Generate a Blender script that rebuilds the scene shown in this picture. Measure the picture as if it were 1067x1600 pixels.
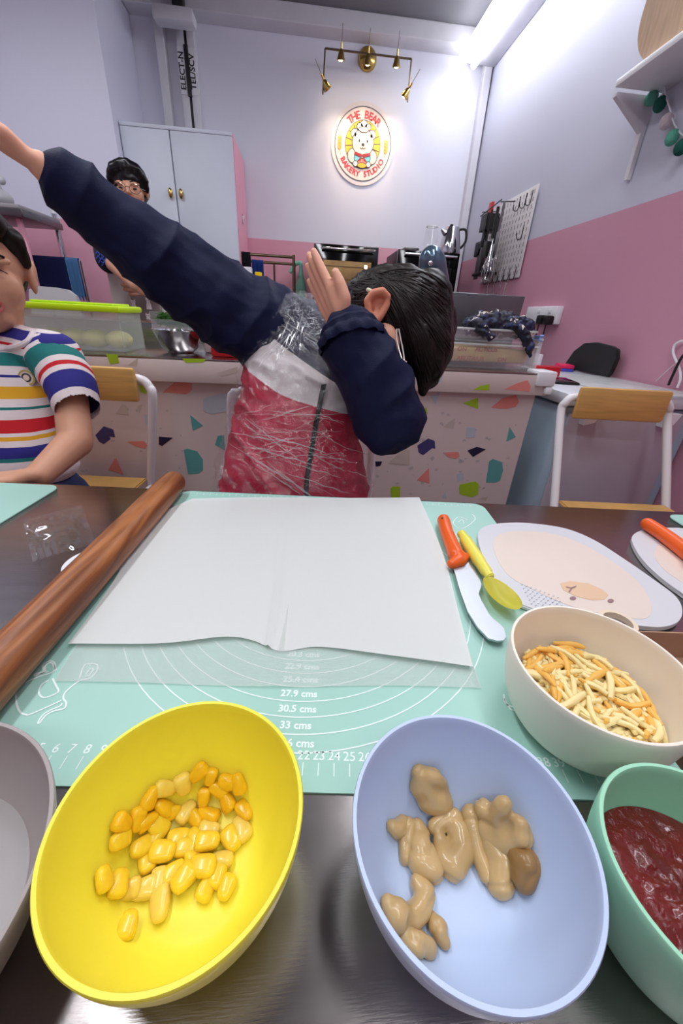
import bpy, bmesh, math, random
from mathutils import Vector, Matrix, noise
from mathutils.bvhtree import BVHTree
for _o in list(bpy.data.objects): bpy.data.objects.remove(_o)
C = bpy.context.scene.collection
PI = math.pi
random.seed(7)

# ------------------------------------------------------------------ camera, world, lights, exposure
CAM = Vector((0, 0, 1.01)); F = 600.0
PITCH, ROLL, YAW = 0.4724, 0.0557, 0.1102
def _camaxes():
    fwd = Vector((0, math.cos(PITCH), -math.sin(PITCH))); up = Vector((0, math.sin(PITCH), math.cos(PITCH))); rt = Vector((1, 0, 0))
    c, s = math.cos(ROLL), math.sin(ROLL)
    r2, u2 = c*rt + s*up, -s*rt + c*up
    Rz = Matrix.Rotation(-YAW, 3, 'Z')
    return Rz @ r2, Rz @ u2, Rz @ fwd
RT, UP, FW = _camaxes()
cam = bpy.data.cameras.new('camera'); camo = bpy.data.objects.new('camera', cam); C.objects.link(camo)
cam.sensor_fit = 'VERTICAL'; cam.sensor_height = 36; cam.lens = F/1600*36; cam.clip_start = .01
m = Matrix((RT, UP, -FW)).transposed().to_4x4(); m.translation = CAM; camo.matrix_world = m
bpy.context.scene.camera = camo
w = bpy.data.worlds.new('world'); bpy.context.scene.world = w; w.use_nodes = True
w.node_tree.nodes['Background'].inputs[0].default_value = (.8, .85, 1, 1); w.node_tree.nodes['Background'].inputs[1].default_value = .25
vs = bpy.context.scene.view_settings
vs.view_transform = 'Standard'; vs.look = 'None'; vs.gamma = 1; vs.use_curve_mapping = False; vs.exposure = 0.0
def area(name, loc, rot, sx, sy, power, col=(1, 1, 1)):
    l = bpy.data.lights.new(name, 'AREA'); l.shape = 'RECTANGLE'; l.size = sx; l.size_y = sy; l.energy = power; l.color = col
    o = bpy.data.objects.new(name, l); C.objects.link(o); o.location = loc; o.rotation_euler = rot; return o
# the room's ceiling tubes (fixtures are built further down where the camera could see them)
area('tube_light', (-.62, .80, 2.70), (0, 0, 0), .16, 1.6, 20, (.93, .95, 1))
area('tube_light', (.50, .45, 2.70), (0, 0, 0), .16, 1.6, 15, (.95, .96, 1))
area('tube_light', (-.1, -1.0, 2.70), (0, 0, PI/2), .16, 1.6, 12, (.95, .96, 1))
area('tube_light', (-1.45, 2.1, 2.70), (0, 0, PI/2), .16, 1.2, 15, (.93, .95, 1))
area('tube_light', (1.12, 2.5, 2.655), (0, math.radians(18), 0), .10, 2.6, 8, (.92, .95, 1))

# ------------------------------------------------------------------ measuring helpers (room axes, metres)
def ray(x, y): return RT*((x-533.5)/F) - UP*((y-800)/F) + FW
def pY(x, y, Y): d = ray(x, y); return CAM + d*(Y/d.y)
def pX(x, y, X): d = ray(x, y); return CAM + d*(X/d.x)
def pZ(x, y, z): d = ray(x, y); return CAM + d*((z-CAM.z)/d.z)
def pD(x, y, d): return CAM + ray(x, y)*d
def proj(P):
    q = P - CAM; d = q.dot(FW)
    return 533.5 + F*q.dot(RT)/d, 800 - F*q.dot(UP)/d
TYAW = .0268 - YAW
TR = Matrix.Rotation(TYAW, 4, 'Z')
def T(x, y, z=.75): v = TR @ Vector((x, y, 0)); return Vector((v.x, v.y, z))   # table frame -> room

# ------------------------------------------------------------------ materials
def lin(c): return tuple(((v/12.92) if v <= .04045 else ((v+.055)/1.055)**2.4) for v in c)
def rgb(r, g, b): return lin((r/255, g/255, b/255))
MATS = {}
def mat(name, col, rough=.5, metal=0, bump=0, bscale=50, var=0, vscale=8, trans=0, alpha=1, spec=.5, emit=0, sss=0, stretch=None, coat=0, aniso=0, ior=1.45):
    if name in MATS: return MATS[name]
    M = bpy.data.materials.new(name); M.use_nodes = True; N = M.node_tree.nodes; L = M.node_tree.links; B = N['Principled BSDF']
    B.inputs['Base Color'].default_value = (*col, 1); B.inputs['Roughness'].default_value = rough; B.inputs['Metallic'].default_value = metal
    B.inputs['Transmission Weight'].default_value = trans; B.inputs['Alpha'].default_value = alpha; B.inputs['Specular IOR Level'].default_value = spec
    B.inputs['Coat Weight'].default_value = coat; B.inputs['Anisotropic'].default_value = aniso; B.inputs['IOR'].default_value = ior
    if sss: B.inputs['Subsurface Weight'].default_value = sss; B.inputs['Subsurface Radius'].default_value = (.01, .004, .002); B.inputs['Subsurface Scale'].default_value = 1
    if emit: B.inputs['Emission Color'].default_value = (*col, 1); B.inputs['Emission Strength'].default_value = emit
    if bump or var:
        tc = N.new('ShaderNodeTexCoord'); mp = N.new('ShaderNodeMapping'); L.new(tc.outputs['Object'], mp.inputs[0])
        if stretch: mp.inputs['Scale'].default_value = stretch
    if bump:
        nz = N.new('ShaderNodeTexNoise'); nz.inputs['Scale'].default_value = bscale; nz.inputs['Detail'].default_value = 5; L.new(mp.outputs[0], nz.inputs[0])
        bp = N.new('ShaderNodeBump'); bp.inputs['Strength'].default_value = bump; bp.inputs['Distance'].default_value = .002
        L.new(nz.outputs[0], bp.inputs['Height']); L.new(bp.outputs[0], B.inputs['Normal'])
    if var:
        nz = N.new('ShaderNodeTexNoise'); nz.inputs['Scale'].default_value = vscale; nz.inputs['Detail'].default_value = 4; L.new(mp.outputs[0], nz.inputs[0])
        rp = N.new('ShaderNodeValToRGB'); L.new(nz.outputs[0], rp.inputs[0])
        rp.color_ramp.elements[0].position = .3; rp.color_ramp.elements[1].position = .7
        rp.color_ramp.elements[0].color = (*[max(0, c*(1-var)) for c in col], 1); rp.color_ramp.elements[1].color = (*[min(1, c*(1+var)) for c in col], 1)
        L.new(rp.outputs[0], B.inputs['Base Color'])
    MATS[name] = M; return M
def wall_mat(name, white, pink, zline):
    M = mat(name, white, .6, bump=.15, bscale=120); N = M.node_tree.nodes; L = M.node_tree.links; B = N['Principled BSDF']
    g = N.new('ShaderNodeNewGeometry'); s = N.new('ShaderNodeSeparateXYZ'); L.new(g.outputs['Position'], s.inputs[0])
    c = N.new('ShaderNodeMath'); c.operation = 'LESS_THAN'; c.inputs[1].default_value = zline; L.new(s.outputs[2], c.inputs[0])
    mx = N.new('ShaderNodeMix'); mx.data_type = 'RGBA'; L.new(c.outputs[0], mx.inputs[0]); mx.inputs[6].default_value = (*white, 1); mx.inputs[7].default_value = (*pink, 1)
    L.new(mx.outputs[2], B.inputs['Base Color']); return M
def attr_mat(name, stops, rough=.8, bump=.3, bscale=300, attr='zone'):
    """stops: [(position 0..1, colour)] constant bands over a vertex float attribute"""
    M = mat(name, stops[0][1], rough, bump=bump, bscale=bscale); N = M.node_tree.nodes; L = M.node_tree.links
    a = N.new('ShaderNodeAttribute'); a.attribute_name = attr; rp = N.new('ShaderNodeValToRGB'); rp.color_ramp.interpolation = 'CONSTANT'
    L.new(a.outputs['Fac'], rp.inputs[0]); e = rp.color_ramp.elements; e.remove(e[1]); e[0].position = stops[0][0]; e[0].color = (*stops[0][1], 1)
    for p, c in stops[1:]: x = e.new(p); x.color = (*c, 1)
    L.new(rp.outputs[0], N['Principled BSDF'].inputs['Base Color']); return M
def film_mat(name, col, opacity, rough=.15, bump=0, bscale=40, gloss=.0):
    """thin sheet: part see-through, part surface"""
    M = bpy.data.materials.new(name); M.use_nodes = True; N = M.node_tree.nodes; L = M.node_tree.links; B = N['Principled BSDF']; out = N['Material Output']
    B.inputs['Base Color'].default_value = (*col, 1); B.inputs['Roughness'].default_value = rough
    t = N.new('ShaderNodeBsdfTransparent'); mx = N.new('ShaderNodeMixShader'); mx.inputs[0].default_value = opacity
    L.new(t.outputs[0], mx.inputs[1]); L.new(B.outputs[0], mx.inputs[2]); last = mx
    if bump:
        nz = N.new('ShaderNodeTexNoise'); nz.inputs['Scale'].default_value = bscale; nz.inputs['Detail'].default_value = 6; nz.inputs['Distortion'].default_value = 1.5
        tc = N.new('ShaderNodeTexCoord'); L.new(tc.outputs['Object'], nz.inputs[0])
        bp = N.new('ShaderNodeBump'); bp.inputs['Strength'].default_value = bump; bp.inputs['Distance'].default_value = .01; L.new(nz.outputs[0], bp.inputs['Height']); L.new(bp.outputs[0], B.inputs['Normal'])
    if gloss:
        g = N.new('ShaderNodeBsdfGlossy'); g.inputs['Roughness'].default_value = rough; m2 = N.new('ShaderNodeMixShader'); m2.inputs[0].default_value = gloss
        L.new(mx.outputs[0], m2.inputs[1]); L.new(g.outputs[0], m2.inputs[2]); last = m2
        if bump: L.new(bp.outputs[0], g.inputs['Normal'])
    L.new(last.outputs[0], out.inputs[0]); MATS[name] = M; return M
WHITE = rgb(226, 226, 238); PINK = rgb(218, 160, 178)
m_back = wall_mat('back_wall_paint', WHITE, rgb(226, 165, 182), 1.555)
m_right = wall_mat('right_wall_shaded_paint', rgb(198, 199, 214), rgb(204, 146, 166), 1.485)  # same white as the other walls, darkened here to stand in for shade
m_left = wall_mat('left_wall_paint', rgb(222, 222, 238), PINK, 1.50)
m_plain = mat('white_paint', rgb(225, 225, 232), .5, bump=.1, bscale=90)
m_trim = mat('trim_paint', rgb(214, 212, 218), .45, var=.04)
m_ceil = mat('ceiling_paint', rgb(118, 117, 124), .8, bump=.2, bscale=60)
m_floor = mat('floor_vinyl', rgb(120, 115, 112), .5, var=.15)
m_steel = mat('brushed_steel', rgb(158, 152, 150), .20, 1, bump=.05, bscale=90, stretch=(1, 14, 1), var=.08, vscale=5)
m_chrome = mat('polished_steel', rgb(205, 205, 208), .12, 1, var=.05)
m_dsteel = mat('dark_steel', rgb(120, 118, 120), .35, 1, var=.1)
m_brass = mat('aged_brass', rgb(190, 160, 90), .22, 1, var=.1)
m_rod = mat('lamp_rod_metal', rgb(120, 105, 85), .3, 1, var=.1)
m_black = mat('black_plastic', rgb(22, 22, 25), .4, bump=.1, bscale=200)
m_bgloss = mat('black_glass', rgb(10, 10, 12), .08, var=.1)
m_wplas = mat('white_plastic', rgb(232, 232, 236), .35, var=.02)
m_mint = mat('mint_silicone', rgb(166, 210, 197), .42, var=.03, vscale=3)
m_print = mat('white_print', rgb(238, 250, 246), .5, var=.01)
m_tube = mat('white_enamel_tube', rgb(232, 228, 230), .25, var=.02)
m_ply = mat('chair_plywood', rgb(206, 160, 92), .4, var=.12, vscale=9, stretch=(1, 1, 14), bump=.1, bscale=60)
m_cab = mat('cupboard_white', rgb(205, 210, 222), .4, var=.02)
m_pinkp = mat('pink_panel', rgb(235, 165, 185), .5, var=.04)
m_navy = mat('navy_jacket_fabric', rgb(15, 21, 54), .65, spec=.2, bump=.3, bscale=500, var=.1, vscale=20)
m_skin = mat('skin', rgb(236, 176, 148), .5, sss=.12, var=.05, vscale=25, bump=.12, bscale=180)
m_skin2 = mat('skin_tan', rgb(205, 150, 122), .5, sss=.1, var=.05, vscale=25)
m_hair = mat('black_brown_hair', rgb(28, 19, 16), .42, spec=.3, bump=.6, bscale=60, stretch=(1, 1, 1), var=.3, vscale=40)
m_lip = mat('lip_skin', rgb(196, 106, 98), .4, var=.05)
m_dark = mat('mouth_dark', rgb(50, 14, 16), .5, var=.1)
m_red = mat('red_plastic', rgb(190, 22, 30), .35, var=.05)
m_clear = film_mat('clear_plastic', (.92, .95, .95), .09, .08, gloss=.07)
m_frost = film_mat('frosted_plastic', (.86, .9, .88), .42, .25, gloss=.04)
m_glass = film_mat('clear_glass', (.95, .97, .97), .08, .02, gloss=.14)

# ------------------------------------------------------------------ mesh helpers
def box(bm, lo, hi, bev=0, M=None):
    r = bmesh.ops.create_cube(bm, size=1); v = r['verts']; lo = Vector(lo); hi = Vector(hi)
    for q in v: q.co = Vector([lo[i] + (q.co[i]+.5)*(hi[i]-lo[i]) for i in range(3)])
    if bev:
        e = list({e for q in v for e in q.link_edges}); r2 = bmesh.ops.bevel(bm, geom=e, offset=bev, segments=2, affect='EDGES', profile=.5); v = [x for x in r2['verts']]
        v = list({q for f in r2['faces'] for q in f.verts} | set(v))
    if M is not None:
        for q in {x for x in v if x.is_valid}: q.co = M @ q.co
    return bm
def bx(lo, hi, bev=0, M=None): return box(bmesh.new(), lo, hi, bev, M)
def tube(bm, pts, r, n=10, caps=True, closed=False):
    pts = [Vector(p) for p in pts]; rr = r if isinstance(r, (list, tuple)) else [r]*len(pts); rings = []; up = None; N = len(pts)
    for i, p in enumerate(pts):
        a = pts[(i-1) % N] if (i > 0 or closed) else p; b = pts[(i+1) % N] if (i < N-1 or closed) else p
        t = (b-a); t = t.normalized() if t.length > 1e-9 else Vector((0, 0, 1))
        if up is None: up = t.orthogonal().normalized()
        s = up - t*up.dot(t); s = s.normalized() if s.length > 1e-6 else t.orthogonal().normalized(); up = s; q = t.cross(s)
        rings.append([bm.verts.new(p + (s*math.cos(2*PI*k/n) + q*math.sin(2*PI*k/n))*rr[i]) for k in range(n)])
    for i in range(N if closed else N-1):
        A, B = rings[i], rings[(i+1) % N]
        for k in range(n): bm.faces.new((A[k], A[(k+1) % n], B[(k+1) % n], B[k]))
    if caps and not closed: bm.faces.new(rings[0][::-1]); bm.faces.new(rings[-1])
    return bm
def tb(pts, r, n=10, **k): return tube(bmesh.new(), pts, r, n, **k)
def smoothpath(pts, k=8):
    pts = [Vector(p) for p in pts]; out = []
    for i in range(len(pts)-1):
        p0 = pts[max(i-1, 0)]; p1 = pts[i]; p2 = pts[i+1]; p3 = pts[min(i+2, len(pts)-1)]
        for j in range(k):
            t = j/k; out.append(.5*((2*p1) + (p2-p0)*t + (2*p0-5*p1+4*p2-p3)*t*t + (3*p1-p0-3*p2+p3)*t**3))
    out.append(pts[-1]); return out
def lathe(bm, prof, n=40, center=(0, 0, 0), M=None):
    rings = []
    for r, z in prof:
        if r < 1e-6: rings.append([bm.verts.new((0, 0, z))])
        else: rings.append([bm.verts.new((r*math.cos(2*PI*k/n), r*math.sin(2*PI*k/n), z)) for k in range(n)])
    for A, B in zip(rings, rings[1:]):
        for k in range(n):
            a = [A[0]] if len(A) == 1 else [A[k], A[(k+1) % n]]; b = [B[0]] if len(B) == 1 else [B[(k+1) % n], B[k]]
            if len(a)+len(b) > 2: bm.faces.new(a+b)
    M2 = Matrix.Translation(center) @ (M or Matrix())
    for r in rings:
        for v in r: v.co = M2 @ v.co
    return bm
def lt(prof, n=40, center=(0, 0, 0), M=None): return lathe(bmesh.new(), prof, n, center, M)
def prism(bm, poly, thick):
    """poly: list of 3-D points (planar), thick: Vector offset"""
    a = [bm.verts.new(p) for p in poly]; b = [bm.verts.new(Vector(p)+Vector(thick)) for p in poly]; n = len(a)
    bm.faces.new(a[::-1]); bm.faces.new(b)
    for k in range(n): bm.faces.new((a[k], a[(k+1) % n], b[(k+1) % n], b[k]))
    return bm
def pr(poly, thick): return prism(bmesh.new(), poly, thick)
def ell(bm, c, r, M=None, seg=20):
    M2 = Matrix.Translation(c) @ (M.to_4x4() if M else Matrix()) @ Matrix.Diagonal((*r, 1))
    bmesh.ops.create_uvsphere(bm, u_segments=seg, v_segments=seg//2+2, radius=1, matrix=M2); return bm
def el(c, r, M=None, seg=20): return ell(bmesh.new(), c, r, M, seg)
def setp(o, label=None, cat=None, group=None, kind=None):
    if label: o['label'] = label
    if cat: o['category'] = cat
    if group: o['group'] = group
    if kind: o['kind'] = kind
    return o
INV = {}
def obj(name, bm, m, parent=None, smooth=True, label=None, kind=None, sharp=40):
    if isinstance(bm, bmesh.types.BMesh):
        bmesh.ops.recalc_face_normals(bm, faces=bm.faces); me = bpy.data.meshes.new(name); bm.to_mesh(me); bm.free()
    else: me = bm
    if m is not None: me.materials.clear(); me.materials.append(m)
    if smooth:
        me.polygons.foreach_set('use_smooth', [True]*len(me.polygons))
        if sharp: me.set_sharp_from_angle(angle=math.radians(sharp))
    o = bpy.data.objects.new(name, me); C.objects.link(o)
    if parent is not None:
        o.parent = parent; o.matrix_parent_inverse = INV.get(parent.name, Matrix())
    INV[o.name] = INV.get(parent.name, Matrix()) if False else Matrix()
    setp(o, label, kind=kind); return o
def thing(name, label, cat, loc=(0, 0, 0), rz=0, group=None):
    o = bpy.data.objects.new(name, None); C.objects.link(o); o.empty_display_size = .05
    M = Matrix.Translation(loc) @ Matrix.Rotation(rz, 4, 'Z'); o.location = loc; o.rotation_euler = (0, 0, rz)
    INV[o.name] = M.inverted(); return setp(o, label, cat, group)
def struct(name, bm, m, smooth=False, parent=None): o = obj(name, bm, m, parent, smooth); 
def st(name, bm, m, parent=None):
    o = obj(name, bm, m, parent, False)
    if parent is None: o['kind'] = 'structure'
    return o
def rotmat(ex, ey, ez): return Matrix((ex, ey, ez)).transposed()
def frame(ey, ez):
    ey = Vector(ey).normalized(); ez = Vector(ez); ez = (ez - ey*ez.dot(ey)).normalized(); return rotmat(ey.cross(ez), ey, ez)
def organic(prims, voxel=.004, sm=6, wr=None):
    """union of capsules and ellipsoids -> one continuous mesh"""
    bm = bmesh.new()
    for p in prims:
        if p[0] == 'e': ell(bm, p[1], p[2], p[3] if len(p) > 3 else None, 20)
        else:
            pts = [Vector(a) for a, _ in p[1]]; rs = [r for _, r in p[1]]
            for a, r in zip(pts, rs): ell(bm, a, (r, r, r), None, 14)
            for i in range(len(pts)-1):
                if (pts[i]-pts[i+1]).length > 1e-4: tube(bm, [pts[i], pts[i+1]], [rs[i], rs[i+1]], 16)
    me = bpy.data.meshes.new('tmp'); bm.to_mesh(me); bm.free(); o = bpy.data.objects.new('tmp', me); C.objects.link(o)
    md = o.modifiers.new('r', 'REMESH'); md.mode = 'VOXEL'; md.voxel_size = voxel
    md = o.modifiers.new('s', 'SMOOTH'); md.iterations = sm; md.factor = .5
    bpy.context.view_layer.update(); dg = bpy.context.evaluated_depsgraph_get(); out = bpy.data.meshes.new_from_object(o.evaluated_get(dg))
    bpy.data.objects.remove(o)
    if wr:
        ns = [v.normal.copy() for v in out.vertices]
        for v, n in zip(out.vertices, ns): v.co += n*wr(v.co)
    return out
def chain_interp(keys, k=6):
    """ellipsoid chain for trunks: keys [(centre, radii)]"""
    out = []
    for (c0, r0), (c1, r1) in zip(keys, keys[1:]):
        for j in range(k):
            t = j/k; out.append(('e', Vector(c0).lerp(Vector(c1), t), tuple(a*(1-t)+b*t for a, b in zip(r0, r1))))
    out.append(('e', Vector(keys[-1][0]), keys[-1][1])); return out
def set_attr(me, fn, name='zone'):
    a = me.attributes.new(name, 'FLOAT', 'POINT'); a.data.foreach_set('value', [fn(v.co) for v in me.vertices])
def bvh(me): return BVHTree.FromPolygons([v.co.copy() for v in me.vertices], [tuple(p.vertices) for p in me.polygons])
def textbm(body, size, M, thick=.0003, offset=0, align='CENTER', shear=0):
    cu = bpy.data.curves.new('t', 'FONT'); cu.body = body; cu.size = size; cu.extrude = thick; cu.offset = offset; cu.align_x = align; cu.resolution_u = 3; cu.shear = shear
    o = bpy.data.objects.new('t', cu); C.objects.link(o); bpy.context.view_layer.update()
    me = bpy.data.meshes.new_from_object(o.evaluated_get(bpy.context.evaluated_depsgraph_get())); bpy.data.objects.remove(o)
    me.transform(M); return me
def merge(bm, me): bm.from_mesh(me); bpy.data.meshes.remove(me)
def ribbon(bm, pts, wd, nrm, lift=.0004):
    pts = [Vector(p) for p in pts]; nrm = Vector(nrm); prev = None
    for i, p in enumerate(pts):
        a = pts[max(i-1, 0)]; b = pts[min(i+1, len(pts)-1)]; s = (b-a).cross(nrm); s = s.normalized()*wd/2 if s.length > 1e-9 else Vector()
        cur = (bm.verts.new(p+s+nrm*lift), bm.verts.new(p-s+nrm*lift))
        if prev: bm.faces.new((prev[0], prev[1], cur[1], cur[0]))
        prev = cur
    return bm
def copyobj(o, loc, rot, scale=1, label=None):
    c = o.copy(); C.objects.link(c); c.location = loc; c.rotation_euler = rot; c.scale = scale if isinstance(scale, tuple) else (scale,)*3
    if label: c['label'] = label
    return c

# ------------------------------------------------------------------ room shell
XR, YB, ZC = 1.39, 4.0, 2.86
st('floor', bx((-2.6, -2.2, -.1), (XR+.1, YB+.1, 0)), m_floor)
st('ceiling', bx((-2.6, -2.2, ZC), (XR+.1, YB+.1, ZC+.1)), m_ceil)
st('wall_back', bx((-2.6, YB, 0), (XR+.1, YB+.1, ZC)), m_back)
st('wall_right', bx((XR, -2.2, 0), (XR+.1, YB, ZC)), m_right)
st('wall_left', bx((-2.6, 3.38, 0), (-1.205, 4.0, ZC)), m_left)
st('wall_left_side', bx((-2.7, -2.2, 0), (-2.6, YB, ZC)), m_left)
st('wall_front', bx((-2.6, -2.3, 0), (XR+.1, -2.2, ZC)), m_left)
# beam under the ceiling along the back wall, column return, cable trunkings
st('trim_1', bx((-1.2, 3.86, 2.765), (XR, 4.0, ZC), .006), m_trim)
st('trim_2', bx((XR-.07, 3.93, 0), (XR-.012, 4.0, 2.765), .006), m_trim)
st('trim_3', bx((pY(238, 27, 3.93).x, 3.93, 1.9), (pY(252, 27, 3.93).x, 4.0, 2.77), .004), m_trim)
t = thing('cable_trunking', 'pair of white cable trunkings with a black conduit between them above the cupboard', 'trunking', (-.74, 3.95, 2.03))
a, b = pY(273, 36, 3.93).x, pY(301, 40, 3.93).x; g = (b-a)
obj('trunking_channel', bx((a, 3.93, 2.0), (a+g*.42, 3.999, 2.80), .003), m_trim, t)
obj('trunking_channel', bx((b-g*.42, 3.93, 2.0), (b, 3.999, 2.80), .003), m_trim, t)
obj('black_conduit', tb([((a+b)/2, 3.95, 2.0), ((a+b)/2, 3.95, 2.80)], .012), m_black, t)
zb = pY(290, 112, 3.93).z
for sx, txt in ((a+g*.2, 'ELECT-N'), (b-g*.2, 'TEL/SCV')):
    lb = obj('label_sticker', bx((sx-g*.22, 3.925, zb-.12), (sx+g*.22, 3.9295, zb+.12)), mat('sticker_white', rgb(225, 225, 228), .5, var=.02), t, False)
    M = Matrix.Translation((sx+.012, 3.9245, zb)) @ Matrix.Rotation(PI/2, 4, 'X') @ Matrix.Rotation(PI/2, 4, 'Z')
    bm = bmesh.new(); merge(bm, textbm(txt, .050, M, .0003, .0012)); obj('sticker_lettering', bm, m_black, lb, False)
obj('conduit_clip', bx(((a+b)/2-.014, 3.915, zb-.13), ((a+b)/2+.014, 3.93, zb+.13)), m_black, t)
h0 = pY(250, 20, 3.8)
hd = thing('pipe_hood', 'rounded white boxed cover bulging from the beam above the conduit', 'cover', (-.74, 3.86, 2.78))
hz = pY(280, 32, 3.74).z; obj('boxed_cover', bx((a-.10, 3.74, hz), (b+.045, 3.859, hz+.075), .025), m_trim, hd)
obj('vertical_pipe', bx((a+.03, 3.76, hz+.075), (b-.02, 3.855, ZC-.001), .01), m_black, hd)
# batten tube light along the top of the right wall
t = thing('tube_batten', 'glowing white fluorescent batten along the top of the right wall', 'light', (1.2, 2.6, 2.74))
A0, A1 = 1.15, 3.93
obj('batten_housing', bx((1.175, A0, 2.70), (XR-.002, A1, 2.80), .006), m_trim, t)
obj('batten_mounting', bx((1.23, A0, 2.80), (XR-.01, A1, ZC)), m_trim, t)
obj('glowing_tube', tb([(1.13, A0+.02, 2.70), (1.13, A1-.03, 2.70)], .035, 16), mat('tube_glow', (.93, .96, 1), .5, emit=9), t)
obj('glowing_tube', tb([(1.21, A0+.02, 2.672), (1.21, A1-.06, 2.672)], .022, 16), MATS['tube_glow'], t)
for i, (x, y, rz) in enumerate(((-.62, .80, 0), (.50, .45, 0), (-.1, -1, PI/2), (-1.6, 2.1, PI/2))):
    t = thing('ceiling_light', ['ceiling tube light over the left of the table', 'ceiling tube light over the right of the table', 'ceiling tube light behind the viewer', 'ceiling tube light before the cupboard'][i], 'light', (x, y, 2.8), rz)
    o = obj('light_housing', bx((-.09, -.8, -.06), (.09, .8, .059), .006), m_trim, t); o.matrix_parent_inverse = Matrix()

# ------------------------------------------------------------------ cupboard
CY = 3.46
t = thing('wall_cupboard', 'tall white two-door cupboard with brass knobs and a pink side', 'cupboard', (-.85, 3.7, 0))
cx0, cx1 = -1.20, pY(362, 206, CY).x; cz = pY(263, 196, CY).z; cm = pY(263, 196, CY).x
obj('cabinet_body', bx((cx0, CY+.02, .02), (cx1-.012, YB-.005, cz-.02)), m_cab, t)
obj('side_panel', bx((cx1-.012, CY+.02, .02), (cx1+.004, YB-.005, cz-.004)), m_pinkp, t, label='pink side panel')
obj('top_panel', bx((cx0, CY, cz-.02), (cx1, YB-.005, cz), .002), m_cab, t)
for a, b, kx in ((cx0, cm-.004, cm-.035), (cm+.004, cx1, cm+.035)):
    d = obj('door', bx((a, CY, .05), (b, CY+.02, cz-.022), .003), m_cab, t)
    kz = pY(275, 303, CY).z
    k = obj('knob', el((kx, CY-.014, kz), (.014, .014, .030)), m_brass, d)
obj('hinge', bx((cx1+.004, CY+.24, 1.60), (cx1+.012, CY+.29, 1.66), .002), m_chrome, t)

# ------------------------------------------------------------------ round shop sign (flat print on a disc)
LC = pY(567, 226, 3.985); LR = .252
t = thing('shop_sign', 'round bakery logo sign with a chef bear on the back wall', 'sign', (LC.x, 3.99, LC.z))
FR = Matrix.Translation((LC.x, 0, LC.z)) @ Matrix.Rotation(PI/2, 4, 'X')   # local x right, y up, z toward the viewer (-Y)
def disc(r, yoff, m, name, inner=0, c=(0, 0), sx=1, sy=1, par=None, label=None, n=64, th=.0012):
    bm = bmesh.new(); N = n
    def L(x, y, z): return FR @ Vector((x, y, z))
    z0 = -3.998 + yoff; z0 = -(3.998-yoff)
    f = []; 
    for zz in (yoff, yoff+th):
        f.append([bm.verts.new(Vector((LC.x+c[0]+r*sx*math.cos(2*PI*k/N), 3.998-zz, LC.z+c[1]+r*sy*math.sin(2*PI*k/N)))) for k in range(N)])
    if inner:
        g = [[bm.verts.new(Vector((LC.x+c[0]+(r*sx-inner)*math.cos(2*PI*k/N), 3.998-zz, LC.z+c[1]+(r*sy-inner)*math.sin(2*PI*k/N)))) for k in range(N)] for zz in (yoff, yoff+th)]
        for k in range(N):
            j = (k+1) % N; bm.faces.new((f[1][k], f[1][j], g[1][j], g[1][k])); bm.faces.new((f[0][k], f[0][j], f[1][j], f[1][k])); bm.faces.new((g[0][k], g[0][j], g[1][j], g[1][k]))
    else:
        bm.faces.new(f[1])
        for k in range(N): j = (k+1) % N; bm.faces.new((f[0][k], f[0][j], f[1][j], f[1][k]))
    return obj(name, bm, m, par or t, False, label)
k_cream = mat('logo_cream', rgb(246, 228, 218), .5, var=.01); k_line = mat('logo_outline', rgb(70, 66, 72), .5, var=.02); k_red = mat('logo_red', rgb(216, 74, 84), .5, var=.02)
k_yel = mat('logo_yellow', rgb(244, 190, 70), .5, var=.02); k_teal = mat('logo_teal', rgb(120, 205, 215), .5, var=.02); k_fur = mat('logo_fur', rgb(250, 226, 205), .5, var=.01)
k_hat = mat('logo_hat', rgb(252, 246, 238), .5, var=.01); k_dred = mat('logo_scarf', rgb(170, 54, 64), .5, var=.02); k_cor = mat('logo_coral', rgb(244, 138, 122), .5, var=.02); k_wheat = mat('logo_wheat', rgb(190, 175, 80), .5, var=.02)
disc(LR, 0, mat('acrylic_backing', rgb(232, 222, 222), .3, var=.01), 'backing_disc', th=.006)
disc(.222, .006, k_cream, 'printed_disc', th=.001)
disc(.224, .007, k_line, 'rim_line', inner=.005)
disc(.141, .0072, k_line, 'inner_disc_line', sy=1.04, th=.0008)
sun = disc(.137, .0082, k_yel, 'sun_disc', sy=1.04, th=.0008)
bm = bmesh.new()
for k in range(18):
    an = 2*PI*k/18+.1; d = Vector((math.cos(an), 0, math.sin(an)))
    ribbon(bm, [Vector((LC.x, 3.9888, LC.z))+d*.06, Vector((LC.x, 3.9888, LC.z))+d*.137], .005, (0, -1, 0))
obj('sun_ray', bm, k_line, sun, False, kind='stuff')
def spot(name, c, rx, ry, m, lv, line=True, par=None):
    if line: disc(1, .0092+lv*.0009, k_line, name+'_outline', c=c, sx=rx+.005, sy=ry+.005, n=36, th=.0006, par=sun)
    return disc(1, .0097+lv*.0009, m, name, c=c, sx=rx, sy=ry, n=36, th=.0006, par=sun)
spot('bear_arm', (-.075, -.07), .04, .042, k_fur, 0); spot('bear_arm', (.075, -.07), .04, .042, k_fur, 0)
spot('bear_apron', (0, -.08), .062, .055, k_teal, 1)
spot('bear_ear', (-.068, .062), .026, .027, k_hat, 1); spot('bear_ear', (.068, .062), .026, .027, k_hat, 1)
spot('bear_ear_hollow', (-.064, .056), .009, .012, k_line, 2, False); spot('bear_ear_hollow', (.064, .056), .009, .012, k_line, 2, False)
spot('bear_head', (0, .012), .083, .078, k_fur, 2)
bm = bmesh.new()
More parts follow.
